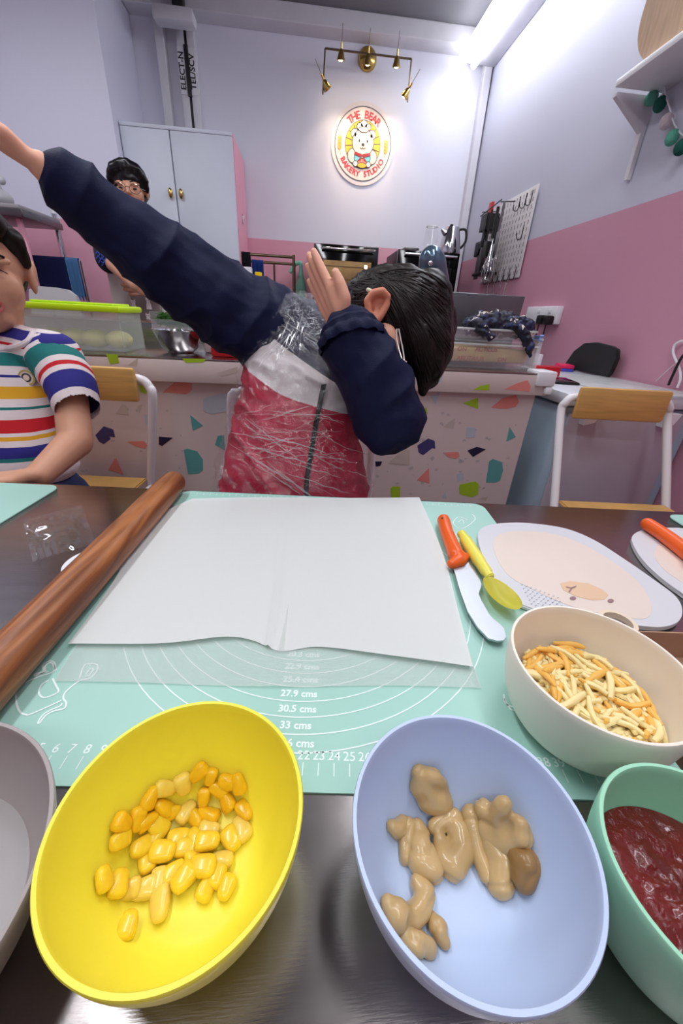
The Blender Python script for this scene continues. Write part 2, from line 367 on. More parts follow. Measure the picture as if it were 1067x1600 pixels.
for s in (-1, 1): prism(bm, [Vector((LC.x+x*s, 3.9846, LC.z+z)) for x, z in ((0, -.058), (.06, -.045), (.066, -.062), (.02, -.075))], (0, -.0006, 0)); prism(bm, [Vector((LC.x+x*s, 3.9845, LC.z+z)) for x, z in ((0, -.06), (.012, -.068), (.036, -.104), (.012, -.098))], (0, -.0006, 0))
obj('scarf', bm, k_dred, sun, False)
spot('cake_slice', (0, -.112), .036, .026, k_cor, 4); spot('cake_base', (0, -.126), .035, .014, k_yel, 5)
spot('bear_paw', (-.052, -.118), .016, .015, k_hat, 5); spot('bear_paw', (.052, -.118), .016, .015, k_hat, 5)
for c, r in (((-.03, .105), .022), ((.03, .105), .022), ((0, .118), .026)): spot('hat_puff', c, r, r*.85, k_hat, 4)
spot('hat_band', (0, .088), .036, .014, k_hat, 5)
spot('bear_cheek', (-.045, -.012), .015, .012, mat('logo_blush', rgb(248, 200, 190), .5, var=.01), 3, False)
for c, rx, ry in (((-.03, .022), .0055, .009), ((.033, .022), .0055, .009), ((0, .0), .012, .009)): spot('bear_feature', c, rx, ry, k_line, 4, False)
bm = bmesh.new(); o3 = Vector((LC.x, 3.984, LC.z))
for s in (-1, 1): ribbon(bm, [o3+Vector((s*(.011-.011*math.cos(q)), 0, -.016-.009*math.sin(q))) for q in [i*PI/8 for i in range(9)]], .004, (0, -1, 0), .0005)
obj('bear_smile', bm, k_line, sun, False)
for s in (-1, 1):
    bm = bmesh.new(); ribbon(bm, smoothpath([o3+Vector((s*.178, .004, .07)), o3+Vector((s*.186, .004, 0)), o3+Vector((s*.176, .004, -.07))]), .004, (0, -1, 0))
    for k in range(4):
        for q in (-1, 1): prism(bm, [o3+Vector((s*.184+x*q, .0045, .03-.02*k+z)) for x, z in ((0, -.014), (.016, .0), (.015, .016), (.002, .002))], (0, -.001, 0))
    obj('wheat_ear', bm, k_wheat, t, False)
def arc_text(txt, R, a0, a1, size, name, flip=False):
    bm = bmesh.new(); n = len(txt)
    for i, ch in enumerate(txt):
        if ch == ' ': continue
        an = math.radians(a0+(a1-a0)*i/(n-1)); c = Vector((R*math.cos(an), R*math.sin(an), 0)); ro = an-PI/2 + (PI if flip else 0)
        M = Matrix.Translation((LC.x, 3.9898, LC.z)) @ Matrix.Rotation(PI/2, 4, 'X') @ Matrix.Translation(c) @ Matrix.Rotation(ro, 4, 'Z')
        bm = bmesh.new(); merge(bm, textbm(ch, size, M, .0008, .0016)); obj(name, bm, k_red, t, False)
arc_text('THE BEAR', .155, 128, 52, .064, 'sign_letter')
arc_text('BAKERY STUDIO', .196, 212, 328, .050, 'sign_letter', True)

# ------------------------------------------------------------------ brass wall spotlight
LY = 3.80
t = thing('wall_spotlight_bar', 'brass spotlight bar with five lit spots above the round sign', 'wall lamp', (LC.x, 3.95, 2.6))
pc = pY(575, 88, 3.96)
obj('wall_rose', lt([(0, 0), (.068, 0), (.066, .012), (.045, .035), (0, .045)], 32, (pc.x, 3.998, pc.z), Matrix.Rotation(PI/2, 4, 'X')), m_brass, t)
p0 = pY(508, 77, LY); p1 = pY(643, 91, LY); pz = (p0.z+p1.z)/2; p0.z = p1.z = pz
p0.y = p1.y = LY
obj('crossbar', tb([p0, p1], .006), m_rod, t)
obj('stem', tb([(pc.x, 3.96, pc.z), ((p0.x+p1.x)/2, LY, pz)], .009), m_brass, t)
q0 = pY(500, 147, LY); q1 = pY(638, 160, LY); q0.x = p0.x-.01; q1.x = p1.x+.0
for a, b in ((p0, q0), (p1, q1)):
    b.y = LY; obj('side_rod', tb([a, b], .0055), m_rod, t)
bulb = mat('bulb_glow', (1, .82, .5), .5, emit=26)
def spotlamp(pos, dr, vis=True):
    dr = Vector(dr).normalized(); Q = dr.to_track_quat('Z', 'Y').to_matrix().to_4x4()
    h = obj('spot_head', lt([(0, -.05), (.006, -.05), (.007, -.02), (.016, -.012), (.028, .035), (.025, .035), (.014, -.006), (0, -.006)], 24, pos, Q), m_brass, t)
    obj('tail_rod', tb([Vector(pos)-dr*.04, Vector(pos)-dr*.13], .0018, 6), m_rod, h)
    obj('bulb', el(Vector(pos)+dr*.02, (.019, .019, .019)), bulb, h)
    l = bpy.data.lights.new('spot_beam', 'SPOT'); l.energy = 5; l.color = (1, .78, .58); l.spot_size = math.radians(75); l.spot_blend = .7; l.shadow_soft_size = .02
    lo = bpy.data.objects.new('spot_beam', l); C.objects.link(lo); lo.location = Vector(pos)+dr*.045; lo.rotation_euler = (-dr).to_track_quat('Z', 'Y').to_euler()
for px, py, dr in ((533, 83, (-.02, .25, -1)), (575, 90, (0, .35, -1)), (620, 94, (.02, .3, -1)), (508, 130, (.6, .45, -.75)), (636, 143, (-.55, .45, -.8))):
    P = pY(px, py, LY-.02); spotlamp(P, dr)

# ------------------------------------------------------------------ back bench, ovens and things on them
OY = 3.5
st('trim_4', bx((cx1+.03, 3.42, .90), (XR-.002, 3.995, .94), .003), m_steel)
st('trim_5', bx((cx1+.05, 3.5, 0), (XR-.03, 3.98, .90), .003), m_cab)
m_oven_in = mat('oven_cavity', rgb(140, 110, 70), .4, .6, var=.3); m_warm = mat('oven_lamp_glow', (1, .72, .38), .5, emit=2.5)
def oven(x0, x1, z1, label, lit):
    t = thing('countertop_oven', label, 'oven', ((x0+x1)/2, 3.72, .94))
    obj('oven_body', bx((x0, OY+.03, .95), (x1, 3.96, z1), .006), m_black, t)
    d = obj('oven_door', bx((x0, OY, .97), (x1, OY+.025, z1+.002), .005), m_bgloss, t)
    wx0, wx1, wz0, wz1 = x0+.07, x1-.05, 1.06, z1-.10
    wn = obj('door_window', bx((wx0, OY-.003, wz0), (wx1, OY-.0005, wz1), .001), m_oven_in if lit else mat('dark_window', rgb(34, 34, 38), .1, var=.1), d)
    if lit:
        for k in range(4): obj('oven_rack', bx((wx0+.005, OY-.006, wz0+.03+.085*k), (wx1-.005, OY-.0035, wz0+.034+.085*k)), m_rod, d)
        obj('oven_lamp', bx((wx1-.055, OY-.007, wz1-.10), (wx1-.03, OY-.004, wz1-.02), .001), m_warm, d)
    obj('door_handle', tb([(x0+.05, OY-.03, z1-.028), (x1-.03, OY-.03, z1-.028)], .008), m_chrome, d)
    for hx in (x0+.07, x1-.05): obj('handle_post', tb([(hx, OY-.03, z1-.028), (hx, OY, z1-.028)], .006), m_chrome, d)
    for sx in (x0+.05, x1-.05): obj('foot', lt([(0, 0), (.015, 0), (.015, .012), (0, .012)], 12, (sx, 3.75, .94)), m_black, t)
a = pY(491, 379, OY); b = pY(592, 388, OY); oven(a.x, b.x, (a.z+b.z)/2, 'black countertop oven with a lit window left of the steel flask', True)
a = pY(622, 390, OY); b = pY(719, 396, OY); oven(a.x, b.x, (a.z+b.z)/2, 'dark countertop oven in the corner under the kettle', False); zo = (a.z+b.z)/2
# jug, kettle, tray on the right oven
P = pY(672, 380, 3.62); t = thing('clear_jug', 'clear plastic jug upside down on the right oven', 'jug', (P.x, 3.62, zo))
obj('jug_wall', lt([(.058, 0), (.046, .17), (.040, .178), (0, .18)], 28, (P.x, 3.62, zo+.002)), m_clear, t)
obj('jug_rim', lt([(.056, 0), (.062, 0), (.062, .006), (.056, .006), (.056, 0)], 28, (P.x, 3.62, zo+.002)), m_frost, t)
obj('jug_base_ring', lt([(.036, .172), (.046, .172), (.044, .182), (.036, .182), (.036, .172)], 28, (P.x, 3.62, zo+.002)), m_wplas, t)
P = pY(702, 390, 3.62); t = thing('steel_kettle', 'polished steel kettle on the right oven by the corner', 'kettle', (P.x, 3.62, zo))
obj('kettle_body', lt([(0, 0), (.085, 0), (.088, .012), (.078, .08), (.06, .16), (.052, .18), (0, .186)], 36, (P.x, 3.62, zo+.004)), m_chrome, t)
obj('kettle_base', lt([(0, 0), (.09, 0), (.09, .006), (0, .006)], 30, (P.x, 3.62, zo)), m_black, t)
obj('kettle_handle', tb(smoothpath([(P.x+.045, 3.62, zo+.17), (P.x+.10, 3.60, zo+.17), (P.x+.115, 3.60, zo+.10), (P.x+.085, 3.61, zo+.05)]), .009), m_black, t)
obj('kettle_spout', lt([(0, 0), (.022, 0), (.010, .04), (0, .04)], 16, (P.x-.06, 3.60, zo+.14), Matrix.Rotation(-.9, 4, 'Y')), m_chrome, t)
obj('lid_knob', el((P.x-.01, 3.62, zo+.196), (.014, .014, .01)), m_black, t)
a = pY(636, 388, 3.6)
t = thing('baking_tray', 'dark baking tray lying on the right oven beside the jug', 'tray', (a.x+.03, 3.6, zo))
obj('tray_base', bx((a.x-.03, 3.55, zo+.002), (a.x+.085, 3.8, zo+.008), .001), m_dsteel, t)
for q in (0, 1): obj('tray_rim', bx((a.x-.03+q*.109, 3.55, zo+.008), (a.x-.024+q*.109, 3.8, zo+.024), .001), m_dsteel, t)
obj('tray_rim', bx((a.x-.024, 3.55, zo+.008), (a.x+.079, 3.556, zo+.024), .001), m_dsteel, t)

# drying rack with cloths
t = thing('pipe_rack', 'bronze pipe drying rack on the back bench left of the ovens', 'rack', (-.28, 3.6, .94))
zt = pY(385, 398, 3.6).z; xa = pY(381, 400, 3.6).x; xb = pY(459, 402, 3.6).x
for yy, dz in ((3.56, 0), (3.72, -.03)):
    obj('rack_rail', tb([(xa, yy, zt+dz), (xb, yy, zt+dz)], .010), m_rod, t)
    for x in (xa, xb): obj('rack_post', tb([(x, yy, .945), (x, yy, zt+.015+dz)], .011), m_rod, t)
obj('rack_bar', tb([((xa+xb)/2+.03, 3.72, .945), ((xa+xb)/2+.03, 3.72, zt-.03)], .008), m_rod, t)
for x in (xa, xb): obj('rack_bar', tb([(x, 3.56, zt-.02), (x, 3.72, zt-.03)], .008), m_rod, t)
def drape(name, label, cat, cx, cy, cz, w_, drop, m, fold=.012, thick=.004, dirx=True):
    """a cloth hung over a bar"""
    bm = bmesh.new(); n = 14; k = 12; rows = []
    for i in range(k*2+1):
        s = (i-k)/k; row = []
        for j in range(n+1):
            u = j/n-.5; ang = min(abs(s)*6, PI/2); yo = (1 if s > 0 else -1)*(.014*math.sin(ang)) ; z = cz + .014*math.cos(ang) - max(0, abs(s)-.26)*drop*(1+.1*math.sin(j*1.7))
            row.append(bm.verts.new((cx+u*w_, cy+yo*1.1+fold*math.sin(j*1.3+i*.1)*max(0, abs(s)-.2), z)))
        rows.append(row)
    for A, B in zip(rows, rows[1:]):
        for j in range(n): bm.faces.new((A[j], A[j+1], B[j+1], B[j]))
    bmesh.ops.solidify(bm, geom=bm.faces[:], thickness=thick); o = obj(name, bm, m, None, True, sharp=None); setp(o, label, cat); return o
drape('dark_cloth', 'black and navy cloth hung on the left end of the pipe rack', 'cloth', xa+.005, 3.56, zt, .10, .22, mat('black_cloth', rgb(25, 26, 34), .9, bump=.4, bscale=200))
drape('blue_cloth', 'blue cloth hung on the pipe rack beside the dark cloth', 'cloth', xa+.09, 3.72, zt-.03, .09, .26, mat('blue_cloth', rgb(45, 80, 170), .9, bump=.4, bscale=200))
P = pY(383, 422, 3.48); o = obj('white_carton', bx((P.x-.05, 3.45, .942), (P.x+.05, 3.52, P.z+.02), .004), m_wplas); setp(o, 'small white carton under the pipe rack', 'carton')
P = pY(404, 428, 3.48); o = obj('yellow_sponge', bx((P.x-.025, 3.44, .942), (P.x+.025, 3.5, P.z+.01), .006), mat('yellow_foam', rgb(245, 205, 30), .9, bump=.5, bscale=150)); setp(o, 'yellow sponge pack beside the white carton', 'sponge')
P = pY(470, 440, 3.84); t = thing('mint_bottle', 'mint green bottle with a bent nozzle behind the raised hand', 'bottle', (P.x, 3.84, .94))
obj('bottle_body', lt([(0, 0), (.045, 0), (.047, .02), (.044, .28), (.02, .36), (.014, .42), (0, .42)], 24, (P.x, 3.84, .942)), mat('mint_plastic', rgb(120, 180, 160), .35, var=.05), t)
obj('nozzle', tb(smoothpath([(P.x, 3.84, 1.35), (P.x-.005, 3.84, 1.385), (P.x-.05, 3.84, 1.37), (P.x-.09, 3.83, 1.31)]), .016), MATS['mint_plastic'], t)

# ------------------------------------------------------------------ terrazzo counter
KY = 1.28; KZ = .870
m_terr = mat('terrazzo_laminate', rgb(212, 196, 192), .35, var=.03, vscale=4)
t = thing('terrazzo_counter', 'long counter clad in pink terrazzo laminate with a steel top behind the chairs', 'counter', (-.4, 1.6, 0))
kx1 = pY(860, 600, KY-.02).x
body = obj('counter_body', bx((-1.9, KY, .02), (kx1-.03, 1.8, KZ-.03)), m_terr, t)
lip = obj('counter_lip', bx((-1.9, KY-.022, KZ-.066), (kx1-.004, KY, KZ-.001), .003), m_terr, t)
obj('steel_top', bx((-1.9, KY-.022, KZ), (kx1-.004, 1.816, KZ+.004), .001), m_steel, t)
obj('corner_guard', bx((kx1-.055, KY-.034, KZ-.035), (kx1+.008, KY+.05, KZ+.012), .006), m_wplas, t, label='white plastic corner guard')
obj('corner_guard_foot', bx((kx1-.02, KY-.033, KZ-.06), (kx1+.006, KY+.03, KZ-.036), .005), m_wplas, t)
obj('rear_ledge', bx((-1.9, 1.82, .02), (-.1, 2.2, .945), .004), m_steel, t, label='raised steel ledge')
CG, CR, CT, CN, CS, CB = rgb(160, 196, 40), rgb(226, 140, 128), rgb(92, 160, 158), rgb(66, 60, 110), rgb(196, 182, 172), rgb(182, 190, 198)
CD = rgb(30, 24, 60)
mc = {k: mat('chip_'+n, c, .4, var=.05) for k, n, c in (('g', 'green', CG), ('r', 'coral', CR), ('t', 'teal', CT), ('n', 'indigo', CN), ('s', 'stone', CS), ('b', 'mist', CB), ('d', 'ink', CD))}
def tz(pts, s=1): return pts
chips = [  # pixel outlines on the counter's face (zoom frames resolved)
 ('g', [(723, 630), (747, 621), (747, 639)], 0),
 ('r', [(767, 637), (785, 622), (806, 617), (811, 628), (805, 636), (790, 639)], 0),
 ('s', [(692, 667), (711, 653), (709, 670)], 0), ('b', [(729, 668), (743, 668), (742, 683), (728, 685)], 0),
 ('t', [(791, 690), (796, 667), (806, 683)], 0), ('n', [(652, 696), (669, 685), (679, 689), (680, 701), (675, 700), (661, 711), (654, 707)], 0),
 ('r', [(692, 707), (716, 706), (718, 713), (712, 717), (700, 714)], 0), ('d', [(730, 704), (745, 698), (759, 702), (739, 714)], 0),
 ('t', [(759, 754), (764, 721), (770, 717), (784, 722), (786, 735), (781, 751), (774, 754)], 0),
 ('r', [(651, 750), (670, 731), (671, 755)], 0), ('s', [(606, 724), (631, 701), (640, 703), (640, 727)], 0), ('d', [(586, 721), (597, 721), (594, 728), (587, 729)], 0),
 ('g', [(717, 763), (718, 757), (743, 752), (748, 757), (747, 772), (737, 777), (718, 772)], 0), ('g', [(610, 763), (613, 760), (625, 760), (625, 780), (611, 780)], 0),
 ('b', [(713, 741), (723, 738), (725, 750), (714, 752)], 0), ('s', [(745, 779), (762, 776), (760, 782)], 0), ('b', [(690, 778), (695, 768), (698, 780)], 0),
 ('b', [(672, 620), (688, 612), (680, 632)], 0), ('g', [(662, 640), (667, 636), (668, 648)], 0),
 ('n', [(149, 680), (162, 666), (177, 671), (180, 683), (171, 682), (173, 686), (162, 694), (155, 690)], 0),
 ('s', [(181, 646), (191, 631), (198, 634), (201, 649)], 0), ('r', [(254, 613), (275, 595), (290, 590), (300, 597), (300, 610), (291, 616)], 0),
 ('b', [(317, 622), (345, 615), (372, 615), (372, 640), (330, 647), (318, 642)], 0), ('t', [(297, 648), (317, 665), (301, 673)], 0),
 ('r', [(199, 690), (225, 689), (230, 696), (227, 701), (213, 698)], 0), ('d', [(248, 682), (270, 684), (253, 697), (248, 694)], 0),
 ('t', [(287, 703), (292, 701), (308, 705), (317, 718), (317, 735), (310, 740), (294, 741)], 0), ('r', [(169, 734), (179, 717), (182, 716), (193, 741)], 0),
 ('t', [(336, 695), (340, 681), (350, 680), (352, 704)], 0), ('g', [(217, 601), (232, 606), (228, 616), (219, 612)], 0), ('b', [(225, 648), (238, 647), (238, 665), (228, 664)], 0),
 ('s', [(214, 635), (222, 632), (218, 645)], 0), ('g', [(166, 553), (184, 554), (186, 567), (172, 569)], 1), ('g', [(285, 560), (322, 561), (318, 566), (290, 567)], 1),
 ('s', [(338, 583), (371, 573), (371, 582), (345, 588)], 1), ('r', [(788, 608), (810, 598), (824, 594), (829, 604), (827, 612)], 1), ('g', [(739, 609), (750, 603), (765, 600), (764, 610)], 1),
 ('b', [(676, 586), (692, 578), (690, 596), (680, 600)], 1), ('s', [(200, 570), (215, 560), (214, 572)], 1), ('t', [(400, 640), (420, 636), (424, 660)], 0), ('n', [(430, 700), (460, 690), (462, 712)], 0), ('g', [(500, 730), (540, 735), (530, 760)], 0), ('r', [(540, 640), (560, 636), (566, 656)], 0)]
for c, pts, on in chips:
    Yp = KY-.0222 if on else KY-.0002; poly = [pY(x, y, Yp) for x, y in pts]
    for p in poly: p.y = Yp
    if any(p.z < .05 for p in poly): continue
    obj('terrazzo_chip', pr(poly, (0, -.0006, 0)), mc[c], lip if on else body, False)
bm = bmesh.new(); rc = random.Random(3)
for k in range(420):
    x = rc.uniform(-1.6, kx1-.06); z = rc.uniform(.1, .74); n = rc.randint(3, 5); s = rc.uniform(.004, .013); a0 = rc.uniform(0, 6)
    prism(bm, [Vector((x+s*rc.uniform(.4, 1.1)*math.cos(a0+2*PI*i/n), KY-.0001, z+s*.7*rc.uniform(.4, 1.1)*math.sin(a0+2*PI*i/n))) for i in range(n)], (0, -.0003, 0))
obj('terrazzo_fleck', bm, mat('chip_grey', rgb(186, 176, 176), .4, var=.06), body, False, kind='stuff')

# ---- things on the terrazzo counter
def L(bmlist): pass
# lime lidded box
a = pY(40, 540, 1.36); b = pY(197, 545, 1.36); zt = pY(150, 487, 1.376).z
x0, x1 = a.x+.02, b.x; y0, y1 = 1.352, 1.52; z0 = KZ+.0045
t = thing('lidded_box', 'long translucent storage box with lime green lid and dough inside', 'box', ((x0+x1)/2, (y0+y1)/2, z0))
bm = bmesh.new(); box(bm, (x0, y0, z0), (x1, y1, z0+.004))
for lo, hi in (((x0, y0, z0), (x1, y0+.003, zt)), ((x0, y1-.003, z0), (x1, y1, zt)), ((x0, y0, z0), (x0+.003, y1, zt)), ((x1-.003, y0, z0), (x1, y1, zt))): box(bm, lo, hi)
obj('tub', bm, film_mat('tub_film', (.86, .92, .86), .20, .2, gloss=.03), t, False)
m_lime = mat('lime_plastic', rgb(200, 236, 20), .35, var=.03)
obj('lid', bx((x0-.008, y0-.008, zt), (x1+.008, y1+.008, zt+.018), .006), m_lime, t)
obj('lid_panel', bx((x0+.02, y0+.02, zt+.018), (x1-.02, y1-.02, zt+.024), .003), m_lime, t)
m_dough = mat('pale_dough', rgb(232, 226, 150), .7, bump=.3, bscale=60, var=.05)
for i, (u, s) in enumerate(((.14, .038), (.37, .040), (.61, .042), (.86, .038))):
    o = obj('dough_ball', el((x0+(x1-x0)*u, (y0+y1)/2-.02, z0+.031), (s, .05, .026)), m_dough); setp(o, ['leftmost pale dough ball inside the lime-lidded box', 'second pale dough ball from the left in the lime-lidded box', 'third pale dough ball from the left in the lime-lidded box', 'rightmost pale dough ball inside the lime-lidded box'][i], 'dough', 'dough balls in the lime-lidded box')
# steel bowl with herbs in a clear punnet
P = pY(283, 550, 1.408); bc = Vector((P.x, 1.408, z0)); br = (pY(322, 516, 1.408).x-pY(243, 514, 1.408).x)/2
t = thing('steel_bowl', 'small polished steel bowl under a punnet of green herbs', 'bowl', bc)
bh = .068
obj('bowl_shell', lt([(0, 0), (br*.5, 0), (br*.75, .02), (br*.93, .055), (br, bh), (br+.004, bh+.001), (br-.002, bh-.001), (br*.9, .055), (br*.7, .022), (br*.45, .004), (0, .004)], 40, bc), m_chrome, t)
t = thing('herb_punnet', 'open clear plastic punnet of green herbs resting on the steel bowl', 'punnet', bc+Vector((0, 0, bh)))
px0 = bc.x-br*.85; px1 = bc.x+br*.95; bm = bmesh.new()
for lo, hi in (((px0, 1.368, z0+bh+.002), (px1, 1.456, z0+bh+.004)), ((px0, 1.368, z0+bh+.002), (px1, 1.3696, z0+bh+.03)), ((px0, 1.456, z0+bh+.002), (px1, 1.4576, z0+bh+.04)), ((px0, 1.368, z0+bh+.002), (px0+.002, 1.456, z0+bh+.05)), ((px1-.002, 1.368, z0+bh+.002), (px1, 1.456, z0+bh+.03))): box(bm, lo, hi)
obj('punnet_tray', bm, m_clear, t, False)
bm = bmesh.new(); v = [bm.verts.new(p) for p in ((px0, 1.464, z0+bh+.04), (px1, 1.464, z0+bh+.04), (px1-.01, 1.496, z0+bh+.11), (px0-.01, 1.496, z0+bh+.11))]; bm.faces.new(v); bmesh.ops.solidify(bm, geom=bm.faces[:], thickness=.002)
obj('punnet_lid', bm, m_clear, t, False)
bm = bmesh.new(); rh = random.Random(5)
for k in range(260):
    c = Vector((rh.uniform(px0+.015, px1-.015), rh.uniform(1.376, 1.448), z0+bh+.010+rh.uniform(0, .034))); d = Vector((rh.uniform(-1, 1), rh.uniform(-.5, .5), rh.uniform(-.1, .5))).normalized()*rh.uniform(.012, .03)
    tube(bm, [c-d, c+Vector((0, 0, .003)), c+d], [.001, .0018, .0006], 4)
o = obj('green_herbs', bm, mat('herb_green', rgb(56, 112, 40), .6, var=.3, vscale=90)); setp(o, 'chopped dark green herbs in the clear punnet', 'herbs', kind='stuff')
a = pY(329, 545, 1.328)
o = obj('red_tray', bx((a.x, 1.328, z0), (a.x+.22, 1.488, pY(329, 518, 1.328).z), .006), m_red); setp(o, 'red plastic box right of the steel bowl on the counter', 'box')
a = pY(309, 540, 1.36)
o = obj('spice_packet', bx((a.x, 1.44, z0), (a.x+.035, 1.48, z0+.05), .006), mat('packet_white', rgb(225, 215, 215), .3, var=.05)); setp(o, 'small white packet between the steel bowl and red box', 'packet')

# stand mixer
P = pY(668, 400, 1.648); m_mix = mat('steel_blue_enamel', rgb(96, 116, 134), .18, .6, var=.04)
t = thing('stand_mixer', 'steel blue stand mixer with its head tipped up behind the bowed head', 'mixer', (P.x, 1.648, z0))
tp = pY(669, 386, 1.6); bt = pY(681, 436, 1.648); ax = (tp-bt).normalized()
obj('mixer_head', organic([('c', [(bt-ax*.02, .046), (bt+ax*.06, .050), (tp-ax*.045, .046)])], .005, 8), m_mix, t)
obj('mixer_column', bx((bt.x-.035, 1.672, z0+.04), (bt.x+.035, 1.752, bt.z+.02), .02), m_mix, t)
obj('mixer_base', bx((bt.x-.052, 1.488, z0), (bt.x+.052, 1.76, z0+.045), .02), m_mix, t)
obj('mixer_knob', el(pY(671, 412, 1.588)+Vector((0, -.012, 0)), (.009, .006, .009)), m_chrome, t)
obj('splash_guard', lt([(.03, .0), (.055, -.02), (.062, -.04), (.060, -.04), (.053, -.018), (.028, .002)], 30, (bt.x+.005, 1.6, bt.z-.05)), m_clear, t)
obj('mixing_bowl', lt([(0, 0), (.03, 0), (.05, .05), (.055, .10), (.058, .10), (.053, .05), (.032, -.003), (0, -.003)], 30, (bt.x+.01, 1.576, z0+.05)), m_chrome, t)
# laptop
a = pY(704, 456, 1.616); b = pY(815, 465, 1.616); lz = (a.z+b.z)/2
t = thing('laptop', 'open grey laptop seen from behind on the counter', 'laptop', ((a.x+b.x)/2, 1.584, z0))
obj('laptop_lid', bx((a.x, 0, 0), (b.x, .008, lz-z0), .003, Matrix.Translation((0, 1.616, z0+.002)) @ Matrix.Rotation(.12, 4, 'X')), mat('laptop_grey', rgb(110, 112, 116), .35, .7, var=.03), t)
obj('laptop_base', bx((a.x, 1.624, z0), (b.x, 1.796, z0+.014), .004), MATS['laptop_grey'], t)
# stacked clear containers with dough sheets
def container(x0, x1, y0, y1, za, zb_, label, m=m_clear, lid=True):
    t = thing('clear_container', label, 'container', ((x0+x1)/2, (y0+y1)/2, za)); bm = bmesh.new()
    for lo, hi in (((x0, y0, za), (x1, y1, za+.003)), ((x0, y0, za), (x1, y0+.003, zb_)), ((x0, y1-.003, za), (x1, y1, zb_)), ((x0, y0, za), (x0+.003, y1, zb_)), ((x1-.003, y0, za), (x1, y1, zb_))): box(bm, lo, hi)
    obj('container_wall', bm, m, t, False)
    obj('container_rim', bx((x0-.006, y0-.006, zb_-.006), (x1+.006, y0+.001, zb_), .002), m_frost, t)
    if lid: obj('container_lid', bx((x0-.006, y0-.006, zb_), (x1+.006, y1+.006, zb_+.01), .004), m_clear, t)
    return t
u0 = pY(694, 575, 1.336).x; u1 = pY(829, 582, 1.336).x
zA = z0; zB = pY(760, 537, 1.336).z
container(u0-.06, u1, 1.336, 1.544, zA, zB, 'clear container of wrapped buff dough under the patterned scarf')
bun = mat('waxed_paper', rgb(206, 180, 120), .5, var=.15, vscale=15)
d = obj('wrapped_block', bx((u0-.05, 1.344, zA+.018), (u1-.02, 1.528, zB-.015), .012), bun); setp(d, 'buff paper-wrapped block with red print inside the clear container', 'food')
for (px, py, s) in ((722, 546, 'ON'), (760, 547, 'AUTILUS'), (735, 561, 'ARUTAIUR'), (784, 563, 'ON')):
    P = pY(px, py, 1.3424); M = Matrix.Translation((P.x, 1.3428, P.z-.005)) @ Matrix.Rotation(PI/2, 4, 'X'); bm = bmesh.new(); merge(bm, textbm(s, .02, M)); obj('red_print', bm, mat('red_ink', rgb(186, 80, 60), .6, var=.05), d, False)
zC = pY(760, 521, 1.352).z
container(u0-.05, u1-.012, 1.348, 1.536, zB+.012, max(zC, zB+.045), 'empty clear container stacked on the dough container', lid=False)
# patterned scarf
rs = random.Random(11)
a = pY(722, 512, 1.36); b = pY(834, 505, 1.36)
def crumple(co): return .012*noise.noise(co*38)+.006*noise.noise(co*90)
pts = [(735, 508, .026), (752, 505, .036), (775, 505, .038), (797, 507, .036), (816, 510, .032), (826, 514, .026)]
zs = max(zC, zB+.045)+.004
pr1 = [('c', [(pY(x, y+2, 1.392), r) for x, y, r in pts])] + [('c', [(pY(x, y, 1.432), r) for x, y, r in pts[:4]])]
pr1 += [('c', [(pY(748, 508, 1.352), .018), (pY(766, 524, 1.332), .012)]), ('c', [(pY(806, 510, 1.352), .02), (pY(818, 524, 1.336), .014), (pY(827, 545, 1.324), .012), (pY(828, 558, 1.32), .006)])]
me = organic(pr1, .004, 3, crumple)
m_scarf = mat('patterned_cloth', rgb(24, 28, 50), .55, bump=.5, bscale=90); N = m_scarf.node_tree.nodes; Lk = m_scarf.node_tree.links
vz = N.new('ShaderNodeTexNoise'); vz.inputs['Scale'].default_value = 28; vz.inputs['Detail'].default_value = 3; rp = N.new('ShaderNodeValToRGB'); rp.color_ramp.interpolation = 'CONSTANT'
tc = N.new('ShaderNodeTexCoord'); Lk.new(tc.outputs['Object'], vz.inputs[0]); Lk.new(vz.outputs[0], rp.inputs[0]); e = rp.color_ramp.elements
e[0].color = (*rgb(18, 20, 34), 1); e[1].position = .5; e[1].color = (*rgb(34, 42, 84), 1)
for p_, c_ in ((.56, rgb(14, 14, 20)), (.62, rgb(205, 195, 190)), (.68, rgb(120, 90, 70))): x = e.new(p_); x.color = (*c_, 1)
Lk.new(rp.outputs[0], N['Principled BSDF'].inputs['Base Color'])
o = obj('patterned_scarf', me, m_scarf, sharp=None); setp(o, 'crumpled black scarf with white and navy pattern on the clear containers', 'cloth')
# small red box, colourful pack, white cap, phone
def simple(name, px0, py0, px1, py1, Y, dy, m, label, cat, bev=.004):
    a = pY(px0, py1, Y); b = pY(px1, py0, Y); o = obj(name, bx((a.x, Y, z0), (b.x, Y+dy, b.z), bev), m); setp(o, label, cat); return o
tt = thing('white_tub', 'narrow white tub with a blue cap beside the clear containers', 'tub', (pY(838, 560, 1.376).x, 1.392, z0))
a = pY(832, 585, 1.376); b = pY(845, 532, 1.376); obj('tub_body', bx((a.x, 1.376, z0), (min(b.x, kx1-.005), 1.44, b.z), .006), m_frost, tt); obj('tub_cap', bx((a.x, 1.376, b.z+.0005), (b.x-.004, 1.44, b.z+.014), .004), mat('pale_blue_plastic', rgb(140, 170, 225), .4, var=.03), tt)

